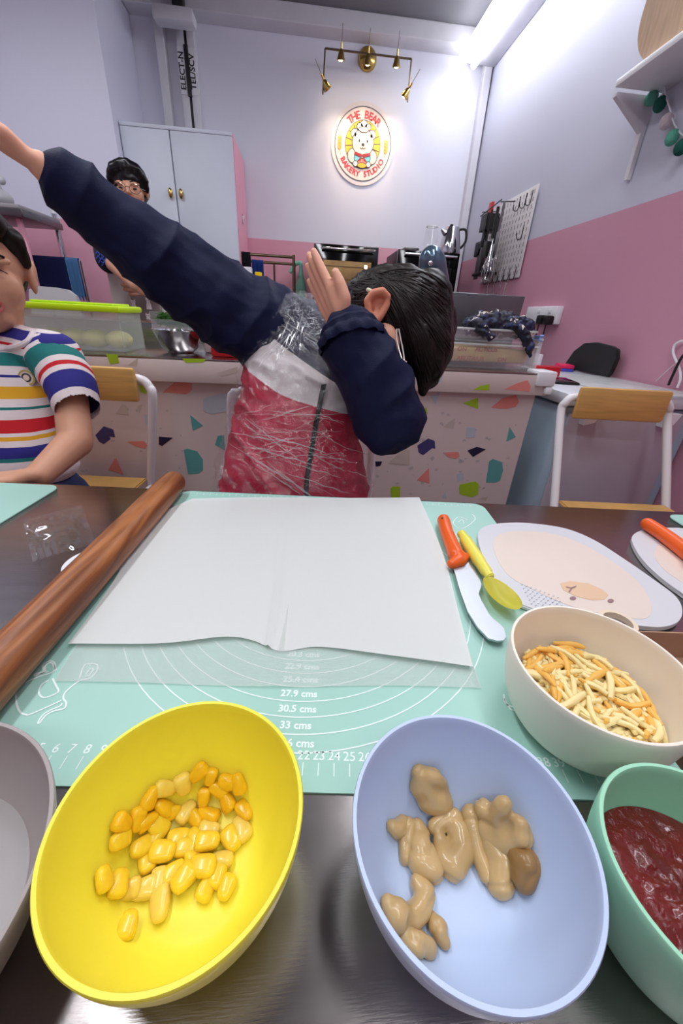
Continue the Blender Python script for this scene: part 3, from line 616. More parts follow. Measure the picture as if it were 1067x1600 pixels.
# ------------------------------------------------------------------ chest freezer
FZ = .822
fl = pZ(891, 614, FZ); fx0, fy0, fy1, fx1 = fl.x, fl.y, 2.05, 1.383
t = thing('chest_freezer', 'pale blue and white chest freezer against the right wall', 'freezer', (1.1, 1.6, 0))
m_fz = mat('freezer_blue', rgb(168, 192, 208), .35, var=.03); m_fw = mat('freezer_white', rgb(212, 214, 222), .25, var=.03); m_ff = mat('freezer_front_grey', rgb(186, 178, 188), .35, var=.03)
obj('freezer_body', bx((fx0+.004, fy0+.03, .06), (fx1-.004, fy1, FZ-.05), .01), m_fz, t)
obj('front_panel', bx((fx0+.035, fy0+.018, .10), (fx1-.05, fy0+.03, FZ-.07), .004), m_ff, t)
obj('lid', bx((fx0-.004, fy0, FZ-.045), (fx1, fy1, FZ), .016), m_fw, t)
for px in (917, 1040):
    p = pY(px, 668, fy0); obj('lid_bracket', pr([Vector((p.x-.03, fy0+.0175, FZ-.055)), Vector((p.x+.03, fy0+.0175, FZ-.055)), Vector((p.x+.012, fy0+.0175, FZ-.092)), Vector((p.x-.024, fy0+.0175, FZ-.102))], (0, -.03, 0)), m_wplas, t)
for x in (fx0+.06, fx1-.06):
    for y in (fy0+.08, fy1-.08): obj('foot', lt([(0, 0), (.02, 0), (.02, .06), (0, .06)], 12, (x, y, 0)), m_black, t)
z1 = FZ+.0005
o = obj('plastic_sleeve', bx((1.02, 1.22, z1), (1.37, 1.72, z1+.004), .0015), m_frost); setp(o, 'clear plastic sheet lying flat on the freezer lid', 'sheet')
# black stacking chair back leaning between the freezer and the wall
bp = [pX(x, y, 1.33) for x, y in ((882, 568), (896, 548), (912, 536), (932, 535), (955, 541), (964, 546), (963, 560), (952, 580))]
o_ = thing('black_chair', 'black plastic chair back standing against the pink wall behind the freezer', 'chair', (1.33, bp[0].y, z1))
bm = pr([p+Vector((0, 0, 0)) for p in bp] + [Vector((1.33, bp[-1].y, z1+.004)), Vector((1.33, bp[0].y, z1+.004))], (.02, 0, 0)); bmesh.ops.bevel(bm, geom=bm.edges[:], offset=.004, segments=2, affect='EDGES')
obj('backrest', bm, mat('black_grain_plastic', rgb(34, 35, 37), .55, bump=.3, bscale=250), o_)
obj('bracket', bx((1.322, bp[0].y-.08, z1), (1.345, bp[0].y-.05, z1+.02), .003), m_black, o_)
def onfz(px, py): return pZ(px, py, z1)
def setbox(name, px0, px1, pyb, h, dy, m, label, cat, bev=.004):
    a = onfz(px0, pyb); b = pY(px1, pyb, a.y); o = obj(name, bx((a.x, a.y, z1), (b.x, a.y+dy, z1+h), bev), m); return setp(o, label, cat)
setbox('red_box', 833, 874, 588, .040, .06, m_red, 'small red box on the freezer beside the terrazzo counter', 'box')
t = thing('phone', 'black phone lying on the freezer behind the pale chair', 'phone', onfz(885, 596))
P = onfz(868, 600); M = Matrix.Translation(P) @ Matrix.Rotation(-.25, 4, 'Z'); obj('phone_body', bx((0, 0, 0), (.085, .15, .009), .004, M), m_black, t); obj('phone_screen', bx((.004, .004, .009), (.081, .146, .0098), .0003, M), m_bgloss, t)
P = onfz(873, 580); M = Matrix.Translation(P) @ Matrix.Rotation(-.3, 4, 'Z')
t = thing('snack_box', 'small pink and blue pack lying beside the red box', 'pack', P); obj('pack_base', bx((0, 0, 0), (.065, .10, .013), .003, M), mat('blue_card', rgb(70, 80, 190), .4, var=.03), t); obj('pack_lid', bx((0, .0, .0132), (.065, .10, .030), .005, M), mat('pink_card', rgb(225, 30, 90), .4, var=.03), t)
P = onfz(845, 577); o = obj('white_lid', bx((P.x, P.y+.10, z1+0), (P.x+.055, P.y+.14, z1+.062), .005), m_wplas); setp(o, 'white plastic lid behind the red box', 'scoop')  # plain block for a white lid, not a scoop
# cables at the far right
t = thing('white_cable', 'white cable looping down the pink wall at the right edge', 'cable', (1.38, 1.2, z1))
obj('cable_run', tb(smoothpath([pX(*q, 1.375) for q in ((1067, 532), (1055, 538), (1052, 552), (1061, 575), (1063, 592), (1058, 606))]), .0042, 8), m_wplas, t)
obj('thin_cord', tb(smoothpath([pX(*q, 1.38) for q in ((1066, 560), (1050, 572), (1024, 596))]), .0014, 6), m_wplas, t)
t = thing('black_cable', 'black cable hanging down the pink wall beside the white one', 'cable', (1.38, 1.2, z1))
obj('cable_run', tb(smoothpath([pX(*q, 1.36) for q in ((1078, 545), (1064, 560), (1052, 584), (1044, 602))]), .0045, 8), m_black, t)
# socket
t = thing('wall_socket', 'white twin wall socket on the pink wall with two black plugs', 'socket', (1.385, 2.4, 1.06))
a = pX(833, 479, 1.39); b = pX(877, 481, 1.37); sz0, sz1 = 1.025, 1.113
obj('socket_box', bx((1.355, b.y+.005, sz0), (1.3895, a.y, sz1), .005), m_wplas, t)
for k in range(2): obj('rocker_switch', bx((1.350, b.y+.06+.11*k, sz1-.035), (1.355, b.y+.085+.11*k, sz1-.015), .002), m_wplas, t)
for k, (px, py) in enumerate(((846, 500), (857, 501))):
    P = pX(px, py, 1.335); pl = thing('power_plug', ['black plug in the left half of the socket', 'black plug in the right half of the socket'][k], 'plug', (1.35, P.y, P.z), group='black plugs in the wall socket')
    obj('plug_body', bx((1.31, P.y-.022, P.z-.022), (1.3545, P.y+.022, P.z+.025), .010), m_black, pl)
    obj('plug_cord', tb(smoothpath([(1.325, P.y, P.z-.02), (1.33, P.y+.01, P.z-.10), (1.34, P.y+.05, .885 if k else .90)]), .004, 8), m_black, pl)

# ------------------------------------------------------------------ pegboard with tools
PX = 1.372
tl, tr_, br_, bl_ = pX(783, 303, PX), pX(842, 286, PX), pX(806, 434, PX), pX(765, 430, PX)
py0, py1, pz0, pz1 = tr_.y, 3.42, (br_.z+.0), tr_.z
t = thing('pegboard', 'white pegboard of baking tools on the right wall', 'pegboard', (PX, (py0+py1)/2, pz0))
obj('board', bx((PX, py0, pz0), (PX+.008, py1, pz1), .003), mat('pegboard_white', rgb(216, 212, 212), .4, var=.04), t)
bm = bmesh.new()
for i in range(14):
    for j in range(12):
        y = py0+.03+(py1-py0-.06)*i/13; z = pz0+.03+(pz1-pz0-.06)*j/11; box(bm, (PX-.0006, y-.004, z-.011), (PX+.0002, y+.004, z+.011))
obj('peg_slot', bm, mat('slot_grey', rgb(120, 116, 118), .6, var=.05), t, False, kind='stuff')
m_wire = m_black
def hook(y, z, L_=.05): obj('wire_hook', tb(smoothpath([(PX-.002, y, z+.03), (PX-.004, y, z-.03), (PX-.012, y, z-.045), (PX-.028, y, z-.045), (PX-.036, y, z-.03), (PX-.037, y, z-.015)], 4), .0028, 6), m_black, t)
for y in (py0+.05, py0+.12, py0+.20): hook(y, pz1-.05)
hook(py0+.07, pz1-.22)
for k in range(6): hook(py0+.05+.085*k, pz0+.035)
obj('tool_rail', tb([(PX-.10, py0+.26, pz1-.03), (PX-.10, py1-.04, pz1-.06)], .004, 6), m_black, t)
for y in (py0+.27, py1-.06): obj('rail_arm', tb([(PX, y, pz1-.03), (PX-.10, y, pz1-.04)], .003, 6), m_black, t)
def cup(px, py, wd, ht, label):
    P = pX(px, py, PX-.055); c = thing('hanging_cup', label, 'holder', (P.x, P.y, P.z)); bm = bmesh.new()
    for lo, hi in (((PX-.09, P.y-wd, P.z), (PX-.002, P.y+wd, P.z+.004)), ((PX-.09, P.y-wd, P.z), (PX-.087, P.y+wd, P.z+ht)), ((PX-.005, P.y-wd, P.z), (PX-.002, P.y+wd, P.z+ht)), ((PX-.09, P.y-wd, P.z), (PX-.002, P.y-wd+.003, P.z+ht)), ((PX-.09, P.y+wd-.003, P.z), (PX-.002, P.y+wd, P.z+ht))): box(bm, lo, hi)
    obj('cup_wall', bm, m_black, c, False); return P
P1 = cup(760, 362, .055, .10, 'upper black cup on the pegboard holding a red card')
o = obj('red_card', bx((PX-.065, P1.y-.03, P1.z+.01), (PX-.045, P1.y+.02, P1.z+.17), .003), m_red); setp(o, 'red card sticking out of the upper black cup', 'card')
P2 = cup(751, 401, .055, .09, 'lower black cup on the pegboard holding scissors')
t = thing('scissors', 'black-handled scissors standing in the lower black cup', 'scissors', (PX-.05, P2.y, P2.z+.02))
for s in (-1, 1):
    c = Vector((PX-.05, P2.y+.026*s, P2.z+.125)); obj('finger_loop', tb([c+Vector((0, .019*math.cos(a), .027*math.sin(a))) for a in [2*PI*k/14 for k in range(14)]], .005, 6, closed=True), m_black, t)
    obj('blade', pr([c+Vector((0, -.004*s, -.03)), c+Vector((0, -.014*s, -.03)), c+Vector((0, -.026*s, -.10)), c+Vector((0, -.02*s, -.10))], (.003, 0, 0)), m_chrome, t, False)
P = pX(755, 428, PX-.06)
t = thing('small_ledge', 'narrow black ledge at the bottom left of the pegboard', 'shelf', (PX-.05, P.y, P.z)); obj('ledge', bx((PX-.10, P.y-.10, P.z-.01), (PX-.001, P.y+.12, P.z+.008), .002), m_black, t)
rj = random.Random(2)
for k in range(5):
    y = P.y-.07+.035*k; o = obj('piping_nozzle', lt([(0, 0), (.012, 0), (.004, .035), (0, .035)], 12, (PX-.06, y, P.z+.0085)), m_chrome); setp(o, 'small steel piping nozzle standing on the black ledge', 'nozzle', 'nozzles on the black ledge')
def spat(y, ztop, L_, label, m, wd=.02):
    t = thing('spatula', label, 'spatula', (PX-.09, y, ztop-L_)); obj('handle', tb([(PX-.085, y, ztop), (PX-.085, y+.01, ztop-L_*.5)], .008, 8), m, t)
    obj('spatula_blade', bx((PX-.09, y-wd, ztop-L_), (PX-.08, y+wd+.015, ztop-L_*.5), .004), m, t)
mg = mat('grey_silicone', rgb(70, 68, 72), .5, var=.05)
spat(py0+.50, pz1-.06, .40, 'leftmost dark spatula hanging on the pegboard rail', mg, .026)
spat(py0+.42, pz1-.05, .36, 'dark grey spatula hanging beside the whisks', m_black, .02)
spat(py0+.24, pz1-.05, .30, 'slim steel palette knife at the right of the whisks', m_dsteel, .012)
t = thing('measuring_spoons', 'ring of steel measuring spoons hanging low on the pegboard', 'spoons', (PX-.06, py0+.3, pz0+.1))
for k in range(4):
    c = Vector((PX-.05-.012*k, py0+.30+.03*k, pz0+.12-.015*k)); sp = obj('measuring_spoon', el(c, (.008, .022, .024)), m_chrome, t); obj('spoon_handle', tb([c+Vector((0, 0, .02)), (PX-.05, py0+.34, pz0+.24)], .003, 6), m_chrome, sp)
def whisk(y, zt, L_, label):
    t = thing('whisk', label, 'whisk', (PX-.09, y, zt-L_)); obj('whisk_handle', tb([(PX-.08, y, zt), (PX-.08, y, zt-L_*.4)], .010, 10), m_black if 'black' in label else m_dsteel, t)
    for k in range(5):
        a = PI*k/5; d = Vector((math.cos(a), math.sin(a), 0)); pts = []
        for s in (1,):
            for u in range(13):
                q = u/12; pts.append(Vector((PX-.075, y, zt-L_*.4)) + Vector((0, 0, -L_*.6*math.sin(PI*q)**.7)) + d*(.042*math.sin(2*PI*q)*(.4+.6*math.sin(PI*q))))
        for p in pts: p.x = min(p.x, PX-.004)
        obj('whisk_wire', tb(pts, .0016, 5), m_chrome, t)
whisk(py0+.34, pz1-.05, .44, 'black handled whisk hanging on the pegboard rail')
whisk(py0+.29, pz1-.12, .36, 'steel whisk hanging below the black handled whisk')
for k in range(4):
    y = py0+.08+.10*k; z = pz0-.012; o = obj('wire_hanger', tb(smoothpath([(PX-.03, y, z), (PX-.03, y-.025, z-.13), (PX-.03, y+.03, z-.13), (PX-.03, y, z)], 5), .0025, 6), m_chrome); setp(o, 'steel wire loop hanging under the pegboard', 'wire loop', 'wire loops under the pegboard')

# ------------------------------------------------------------------ wall shelf upper right with boards and garland
SZ = pX(960, 137, 1.19).z
a = pX(960, 137, 1.19)
t = thing('wall_shelf', 'white wall shelf high on the right wall', 'shelf', (1.3, 1.5, SZ))
obj('shelf_board', bx((1.19, .9, SZ), (XR-.001, a.y, SZ+.022), .002), m_wplas, t)
b = pX(1022, 143, 1.385)
for yy in (b.y-.02, 1.25):
    obj('shelf_bracket', pr([(1.385, yy, SZ-.001), (1.22, yy, SZ-.001), (1.22, yy, SZ-.012), (1.368, yy, SZ-.11), (1.368, yy, SZ-.26), (1.385, yy, SZ-.26)], (0, .022, 0)), m_trim, t, False)
m_bam = mat('bamboo_wood', rgb(205, 175, 145), .5, var=.12, vscale=12, stretch=(1, 8, 1))
for k in range(5):
    o = obj('bamboo_board', lt([(0, -.008), (.155-.006*k, -.008), (.16-.006*k, 0), (.155-.006*k, .008), (0, .008)], 48, (1.225+.026*k, 1.82+.01*k, SZ+.0235+.16-.006*k), Matrix.Rotation(PI/2-.03, 4, 'Y')), m_bam); setp(o, ['round bamboo board leaning at the front edge of the high shelf', 'second round bamboo board on the high shelf', 'third round bamboo board on the high shelf', 'fourth round bamboo board on the high shelf', 'round bamboo board nearest the wall on the high shelf'][k], 'board', 'round boards on the high shelf')
t = thing('pompom_garland', 'garland of green and cream pompoms hanging from the high shelf', 'garland', (1.36, 1.9, SZ-.3))
gp = [(1036, 128), (1040, 150), (1045, 165), (1049, 180), (1054, 195), (1063, 208), (1078, 220)]
obj('garland_string', tb(smoothpath([pX(x, y, 1.36) for x, y in gp]), .0025, 6), m_wplas, t)
mgs = [mat('pompom_green', rgb(92, 168, 145), .95, bump=.8, bscale=400, var=.1), mat('pompom_dark_green', rgb(20, 84, 72), .95, bump=.8, bscale=400, var=.1), mat('pompom_cream', rgb(205, 192, 198), .95, bump=.8, bscale=400, var=.05)]
for x, y, k in ((1018, 153, 0), (1031, 163, 1), (1041, 190, 2), (1050, 215, 0), (1064, 230, 1)):
    P = pX(x, y, 1.355); me = organic([('e', P, (.022, .022, .025))], .004, 0, lambda co: .0015*noise.noise(co*300)); obj('pompom', me, mgs[k], t, sharp=None)

# ------------------------------------------------------------------ left shelf, pole, towels
SY = 2.75
P = pY(33, 326, SY)
t = thing('corner_stand', 'dark-edged shelf stand with pink posts at the left edge', 'stand', (-1.9, SY, 0))
obj('stand_top', bx((-2.3, SY, P.z-.035), (P.x, SY+.4, P.z), .004), m_dsteel, t); obj('stand_mat', bx((-2.3, SY, P.z), (P.x-.01, SY+.4, P.z+.02), .004), mat('grey_mat', rgb(150, 146, 150), .6, var=.04), t)
for x in (P.x-.06, -2.2): obj('stand_post', bx((x-.012, SY+.05, 0), (x+.012, SY+.074, P.z-.036), .003), m_pinkp, t)
P2 = pY(0, 300, SY+.15)
o = thing('grey_mixer', 'pale grey mixer stand on the stand at the left edge', 'mixer', (P2.x, SY+.15, P.z+.02))
obj('mixer_foot', organic([('e', Vector((P2.x-.04, SY+.16, P.z+.065)), (.085, .09, .05)), ('c', [(Vector((P2.x-.05, SY+.2, P.z+.07)), .045), (Vector((P2.x-.06, SY+.2, P.z+.17)), .03)])], .006, 6), mat('mixer_grey', rgb(168, 168, 172), .4, var=.03), o)
obj('mixer_lever', el(pY(2, 282, SY+.15), (.02, .02, .02)), MATS['mixer_grey'], o)
TY = 3.2
a, b = pY(84, 334, TY), pY(102, 410, TY)
t = thing('steel_pole', 'slim chrome pole standing against the left wall', 'pole', (a.x, TY, 0))
obj('pole_tube', tb([(a.x, TY, 0), (a.x, TY, a.z)], .016, 14), m_chrome, t); obj('pole_cap', tb([(a.x, TY, a.z), (a.x, TY, a.z+.03)], .012, 12), m_wplas, t)
t = thing('towel_rail', 'rail stand holding the towels by the left wall', 'rail', (-1.7, 2.9, 0)); rz_ = pY(70, 404, 2.9).z; ra, rb = pY(20, 404, 2.9), pY(122, 410, 2.9)
obj('rail_tube', tb([(ra.x-.2, 2.9, rz_), (rb.x+.01, 2.9, rz_)], .008), m_chrome, t)
for x in (ra.x-.2, rb.x+.01): obj('rail_post', tb([(x, 2.9, 0), (x, 2.9, rz_)], .010), m_chrome, t)
a, b = pY(38, 404, 2.88), pY(100, 408, 2.88)
drape('navy_towel', 'dark navy towel hanging on the rail by the left wall', 'towel', (a.x+b.x)/2, 2.9, rz_, b.x-a.x, .26, mat('navy_towel', rgb(22, 28, 80), .95, bump=.5, bscale=200), .006, .006)
a, b = pY(101, 408, 2.88), pY(121, 410, 2.88)
drape('blue_towel', 'light blue towel beside the navy towel on the rail', 'towel', (a.x+b.x)/2, 2.9, rz_, b.x-a.x, .27, mat('light_blue_towel', rgb(90, 140, 190), .95, bump=.5, bscale=200), .006, .006)
t = thing('white_chair', 'white moulded plastic chair back behind the lime-lidded box', 'chair', (-1.5, 2.6, 0))
pts = [pY(x, y, 2.6) for x, y in ((45, 475), (45, 452), (60, 447), (85, 449), (105, 453), (117, 462), (124, 475))]
zb_ = .6; bm = pr(pts + [Vector((pts[-1].x, 2.6, zb_)), Vector((pts[0].x, 2.6, zb_))], (0, .03, 0)); obj('backrest', bm, mat('chair_white', rgb(205, 205, 205), .4, var=.03), t, False)
obj('seat', bx((pts[0].x, 2.2+.02, .57), (pts[-1].x, 2.63, .60), .01), MATS['chair_white'], t)
for x in (pts[0].x+.02, pts[-1].x-.02):
    for y in (2.25, 2.6): obj('leg', tb([(x, y, 0), (x, y, .57)], .012), m_chrome, t)

# ------------------------------------------------------------------ children's chairs
def chair(name, px0, px1, pyt, pyb, Yp, label, seat_z, sl, sr):
    """sl, sr: where the two posts meet the seat"""
    a = pY(px0, (pyt+pyb)/2, Yp); b = pY(px1, (pyt+pyb)/2, Yp); xm = (a.x+b.x)/2; zt = pY((px0+px1)/2, pyt, Yp).z; zb = pY((px0+px1)/2, pyb, Yp).z; hw = (b.x-a.x)/2
    t = thing(name, label, 'chair', (xm, Yp-.15, 0)); M = Matrix.Translation((xm, Yp, 0)) @ Matrix.Rotation(TYAW, 4, 'Z')
    obj('backrest', bx((-hw, -.012, zb), (hw, .006, zt), .0085, M), m_ply, t)
    fw = TR @ Vector((0, -1, 0)); rt = TR @ Vector((1, 0, 0)); D = .30; zc = (zb+zt)/2
    for s_, S in ((-1, sl), (1, sr)):
        top = M @ Vector((s_*(hw+.030), .012, zc-.035)); pts = [Vector(), S, S.lerp(top, .5), top, M @ Vector((s_*(hw+.024), .014, zc-.006)), M @ Vector((s_*(hw+.006), .0155, zc+.012)), M @ Vector((s_*(hw-.04), .0155, zc+.016))]
        pts[0] = S+(S-top)*(S.z/(top.z-S.z)); obj('back_tube', tb(smoothpath(pts, 7), .0125, 12), m_tube, t)
        obj('leg', tb(smoothpath([S-Vector((0, 0, .02)), S+fw*(D-.04)-Vector((0, 0, .025)), S+fw*(D-.03)-Vector((0, 0, .05)), Vector((S.x, S.y, 0))-fw*.02+rt*s_*.01], 6), .0115, 10), m_tube, t)
    obj('stretcher', tb([Vector((sl.x, sl.y, .2))+fw*(.095), Vector((sr.x, sr.y, .2))+fw*(.095)], .008, 8), m_tube, t)
    bm = pr([sl+rt*.01-fw*.0, sr-rt*.01-fw*.0, sr-rt*.01+fw*(D+.01), sl+rt*.01+fw*(D+.01)], (0, 0, .012)); bmesh.ops.bevel(bm, geom=bm.edges[:], offset=.004, segments=2, affect='EDGES'); obj('seat', bm, m_ply, t)
    return t
SZc = .50
chair('child_chair', 902, 1037, 607, 657, 1.16, 'empty pale wooden chair with white tube frame by the freezer', SZc, pZ(866, 786, SZc), pZ(1040, 794, SZc))
_r = pZ(236, 752, SZc); chair('child_chair', 65, 217, 571, 624, 1.16, 'pale wooden chair with white tube frame behind the striped boy', SZc, _r-(TR @ Vector((.37, 0, 0))), _r)
# the girl's chair: only its tube back shows
gx0 = pY(366, 700, .93).x; gx1 = pY(577, 740, .93).x
t = thing('child_chair', 'white tube chair the bowed girl sits on', 'chair', ((gx0+gx1)/2, .8, 0))
for s, x in ((-1, gx0), (1, gx1)):
    q = (gx0+gx1)/2; obj('back_tube', tb(smoothpath([(x, .93, 0), (x, .935, .50), (x, .94, .80 if s < 0 else .78), (x-s*.02, .945, .835), (x-s*.06, .945, .85)], 6), .0125, 12), m_tube, t)
    obj('leg', tb([(x-s*.02, .62, .485), (x, .60, 0)], .0115, 10), m_tube, t)
obj('backrest', bx((gx0+.05, .94, .82), (gx1-.05, .955, .872), .007), m_ply, t); obj('seat', bx((gx0+.01, .61, .485), (gx1-.01, .925, .50), .005), m_ply, t)

# ------------------------------------------------------------------ the table
TZ = .75
t = thing('steel_table', 'brushed steel work table filling the foreground', 'table', T(0, .3, 0), TYAW)
MT = TR
obj('table_top', bx((-1.15, -.18, TZ-.004), (1.15, .562, TZ), .0008, MT), m_steel, t)
obj('table_edge', bx((-1.15, .548, TZ-.035), (1.15, .5618, TZ-.0045), .002, MT), m_steel, t)
obj('table_edge', bx((-1.15, -.18, TZ-.035), (1.15, -.166, TZ-.0045), .002, MT), m_steel, t)
for x in (-1.1, 1.1):
    for y in (-.13, .51): obj('leg', tb([MT @ Vector((x, y, 0)), MT @ Vector((x, y, TZ-.0045))], .018, 12), m_steel, t)
obj('under_shelf', bx((-1.08, -.11, .14), (1.08, .30, .155), .002, MT), m_steel, t)

def rrect(x0, y0, x1, y1, r, n=6):
    out = []
    for cx, cy, a0 in ((x1-r, y1-r, 0), (x0+r, y1-r, PI/2), (x0+r, y0+r, PI), (x1-r, y0+r, 1.5*PI)):
        for k in range(n+1): a = a0+PI/2*k/n; out.append((cx+r*math.cos(a), cy+r*math.sin(a)))
    return out
MX0, MX1, MY0, MY1 = -.240, .240, .130, .556; MZ = TZ+.0016
NX0, NY0, CXm, CYm = -.2318, .1429, -.0198, .331
def mat_thing(x0, y0, x1, y1, label, poly=None):
    t = thing('baking_mat', label, 'mat', T((x0+x1)/2, (y0+y1)/2, TZ), TYAW)
    bm = pr([MT @ Vector((x, y, TZ+.0002)) for x, y in (poly or rrect(x0, y0, x1, y1, .018))], (0, 0, .0014)); obj('mat_sheet', bm, m_mint, t, False); return t
t = mat_thing(MX0, MY0, MX1, MY1, 'mint green silicone baking mat with white rings under the parchment')
bm = bmesh.new()
inm = lambda x, y: MX0+.004 < x < MX1-.004 and MY0+.004 < y < MY1-.004
for k in range(8):
    r = (.356-.0254*k)/2
    for s in range(96):
        a0, a1 = 2*PI*s/96, 2*PI*(s+1)/96; pts = [(CXm+r*math.cos(a), CYm+r*math.sin(a)) for a in (a0, a1)]
        if all(inm(*p) for p in pts): ribbon(bm, [MT @ Vector((x, y, MZ)) for x, y in pts], .0009, (0, 0, 1), .0002)
for n in range(1, 47):
    x = NX0+n/100
    if x < MX1-.006: ribbon(bm, [MT @ Vector((x, NY0-.0035, MZ)), MT @ Vector((x, NY0+.0045, MZ))], .0006, (0, 0, 1), .0002)
for n in range(1, 46): x = NX0+n/100; ribbon(bm, [MT @ Vector((x, MY1-.012, MZ)), MT @ Vector((x, MY1-.006, MZ))], .0006, (0, 0, 1), .0002)
for n in range(1, 40): y = MY0+.02+n/100; ribbon(bm, [MT @ Vector((MX0+.006, y, MZ)), MT @ Vector((MX0+.011, y, MZ))], .0006, (0, 0, 1), .0002) if y < MY1-.02 else None
obj('ring_print', bm, m_print, t, False, kind='stuff')
bm = bmesh.new()
for n in range(1, 46): merge(bm, textbm(str(n), .0085, MT @ Matrix.Translation((NX0+n/100, NY0+.0062, MZ+.0001)), .0001, .00005))
obj('ruler_numbers', bm, m_print, t, False, kind='stuff')
bm = bmesh.new()
for k, s in enumerate(('35.6', '33', '30.5', '27.9', '25.4', '22.9', '20.3')):
    r = (.356-.0254*k)/2; merge(bm, textbm(s+' cms', .0078, MT @ Matrix.Translation((CXm+.0005, CYm-r+.0042, MZ+.0001)), .0001, .0002))
obj('ring_lettering', bm, m_print, t, False, kind='stuff')
def mline(pts, wd=.0012, smooth=True):
    P = [pZ(x, y, MZ) for x, y in pts]; ribbon(bm, smoothpath(P, 5) if smooth else P, wd, (0, 0, 1), .0003)
bm = bmesh.new()   # jug and spoon drawings in the near left corner
zx = lambda x, y: (x/3.952, 1000+y/3.952)
for pts in (((300, 195), (240, 215), (215, 222), (220, 208), (268, 195), (265, 160), (300, 133), (335, 140), (345, 190)), ((222, 215), (275, 200), (278, 165), (305, 143), (328, 150), (332, 195), (250, 225), (160, 262), (110, 300), (98, 340), (105, 400), (125, 445), (160, 462), (200, 455), (380, 375)),
            ((325, 238), (345, 280), (360, 322), (290, 355), (255, 350), (240, 320), (260, 275), (300, 250)), ((490, 240), (520, 160), (560, 148), (600, 155), (600, 190), (560, 235), (500, 250), (440, 290), (400, 330), (392, 362), (410, 390), (395, 425), (330, 440), (280, 470), (245, 515), (238, 505), (265, 465), (310, 435), (370, 410), (385, 390)),
            ((530, 215), (560, 175), (575, 185), (555, 215), (525, 228))): mline([zx(*p) for p in pts])
mline([(737, 803), (742, 812), (722, 826), (708, 818), (716, 808), (730, 812)]); mline([(787, 1085), (790, 1100), (806, 1106)]); mline([(788, 1092), (797, 1108), (812, 1112)]); mline([(247, 795), (258, 790), (268, 793)])
mline([(725, 818), (722, 812), (716, 816)])
obj('utensil_drawing', bm, m_print, t, False, kind='stuff')
def pt(p):  # room -> table frame
    v = TR.inverted() @ Vector((p.x, p.y, 0)); return v.x, v.y
lx, ly = pt(pZ(97, 760, TZ)); mat_thing(lx-.30, ly-.30, lx, .555, 'mint green mat corner in front of the striped boy')
rx, ry = pt(pZ(1040, 806, TZ)); mat_thing(rx, ry-.25, rx+.4, .548, 'mint green mat corner at the right edge of the table')

# parchment: two translucent sheets with a centre crease
def sheet(name, left, right, front, back, z, m, label, lift, crease=None):
    """four pixel curves bounding the sheet, laid on the table"""
    U, V = 60, 40; bm = bmesh.new(); g = []
    cv = lambda pts: (lambda P: (lambda s: P[min(int(s*(len(P)-1)), len(P)-2)].lerp(P[min(int(s*(len(P)-1)), len(P)-2)+1], s*(len(P)-1)-min(int(s*(len(P)-1)), len(P)-2))))(smoothpath([pZ(x, y, z) for x, y in pts], 8))
    l, r, f, b = cv(left), cv(right), cv(front), cv(back)
    for j in range(V+1):
        v = j/V; row = []
        for i in range(U+1):
            u = i/U
            P = (1-v)*f(u)+v*b(u)+(1-u)*l(v)+u*r(v)-((1-u)*(1-v)*f(0)+u*(1-v)*f(1)+(1-u)*v*b(0)+u*v*b(1))
            P = P.copy(); P.z = z+lift(u, v); row.append(bm.verts.new(P))
        g.append(row)
    for A, B in zip(g, g[1:]):
        for i in range(U): bm.faces.new((A[i], A[i+1], B[i+1], B[i]))
    o = obj(name, bm, m, sharp=None); setp(o, label, 'paper'); return o
m_par1 = film_mat('parchment_top', rgb(232, 233, 230), .80, .55, bump=.06, bscale=300); m_par2 = film_mat('parchment_under', rgb(222, 226, 222), .42, .5, bump=.06, bscale=300)
cr = lambda u, c: math.exp(-((u-c)/.012)**2)
sheet('parchment_sheet', [(85, 1065), (108, 1025), (190, 900), (265, 790)], [(752, 1076), (722, 985), (690, 880), (652, 782)], [(85, 1065), (230, 1068), (420, 1074), (600, 1072), (752, 1076)], [(265, 790), (400, 780), (530, 780), (652, 782)], MZ+.0006, m_par2, 'lower more see-through parchment sheet showing the printed rings', lambda u, v: .0004+.0012*cr(u, .51)+.0006*abs(math.sin(u*9)))
sheet('parchment_sheet', [(107, 1007), (180, 905), (225, 820), (300, 779)], [(738, 1045), (714, 950), (690, 860), (655, 777)], [(107, 1007), (250, 1008), (350, 997), (395, 1001), (437, 1016), (500, 1011), (620, 1028), (738, 1045)], [(300, 779), (400, 777), (530, 778), (655, 777)], MZ+.0030, m_par1, 'upper white parchment sheet with a crease down its middle', lambda u, v: .0012*math.sin(u*7+1)*(1-v)+.003*cr(u, .515+.01*v)+.0015*(1-v)*abs(math.sin(u*5)))

# rolling pin
a = pZ(274, 745, TZ+.026); b = pZ(-40, 1075, TZ+.026); d = (b-a).normalized(); Lp = .50
m_pin = mat('rolling_pin_wood', rgb(166, 104, 58), .4, bump=.2, bscale=40, stretch=(1, 1, 1)); N = m_pin.node_tree.nodes; Lk = m_pin.node_tree.links
tc = N.new('ShaderNodeTexCoord'); mp = N.new('ShaderNodeMapping'); mp.inputs['Scale'].default_value = (60, 60, 5); nz = N.new('ShaderNodeTexNoise'); nz.inputs['Scale'].default_value = 1; nz.inputs['Detail'].default_value = 8; nz.inputs['Distortion'].default_value = 1.2; rp = N.new('ShaderNodeValToRGB')
Lk.new(tc.outputs['Object'], mp.inputs[0]); Lk.new(mp.outputs[0], nz.inputs[0]); Lk.new(nz.outputs[0], rp.inputs[0]); Lk.new(rp.outputs[0], N['Principled BSDF'].inputs['Base Color'])
e = rp.color_ramp.elements; e[0].position = .32; e[0].color = (*rgb(92, 48, 24), 1); e[1].position = .66; e[1].color = (*rgb(176, 112, 64), 1); x = e.new(.5); x.color = (*rgb(138, 80, 42), 1)
pw = .0185
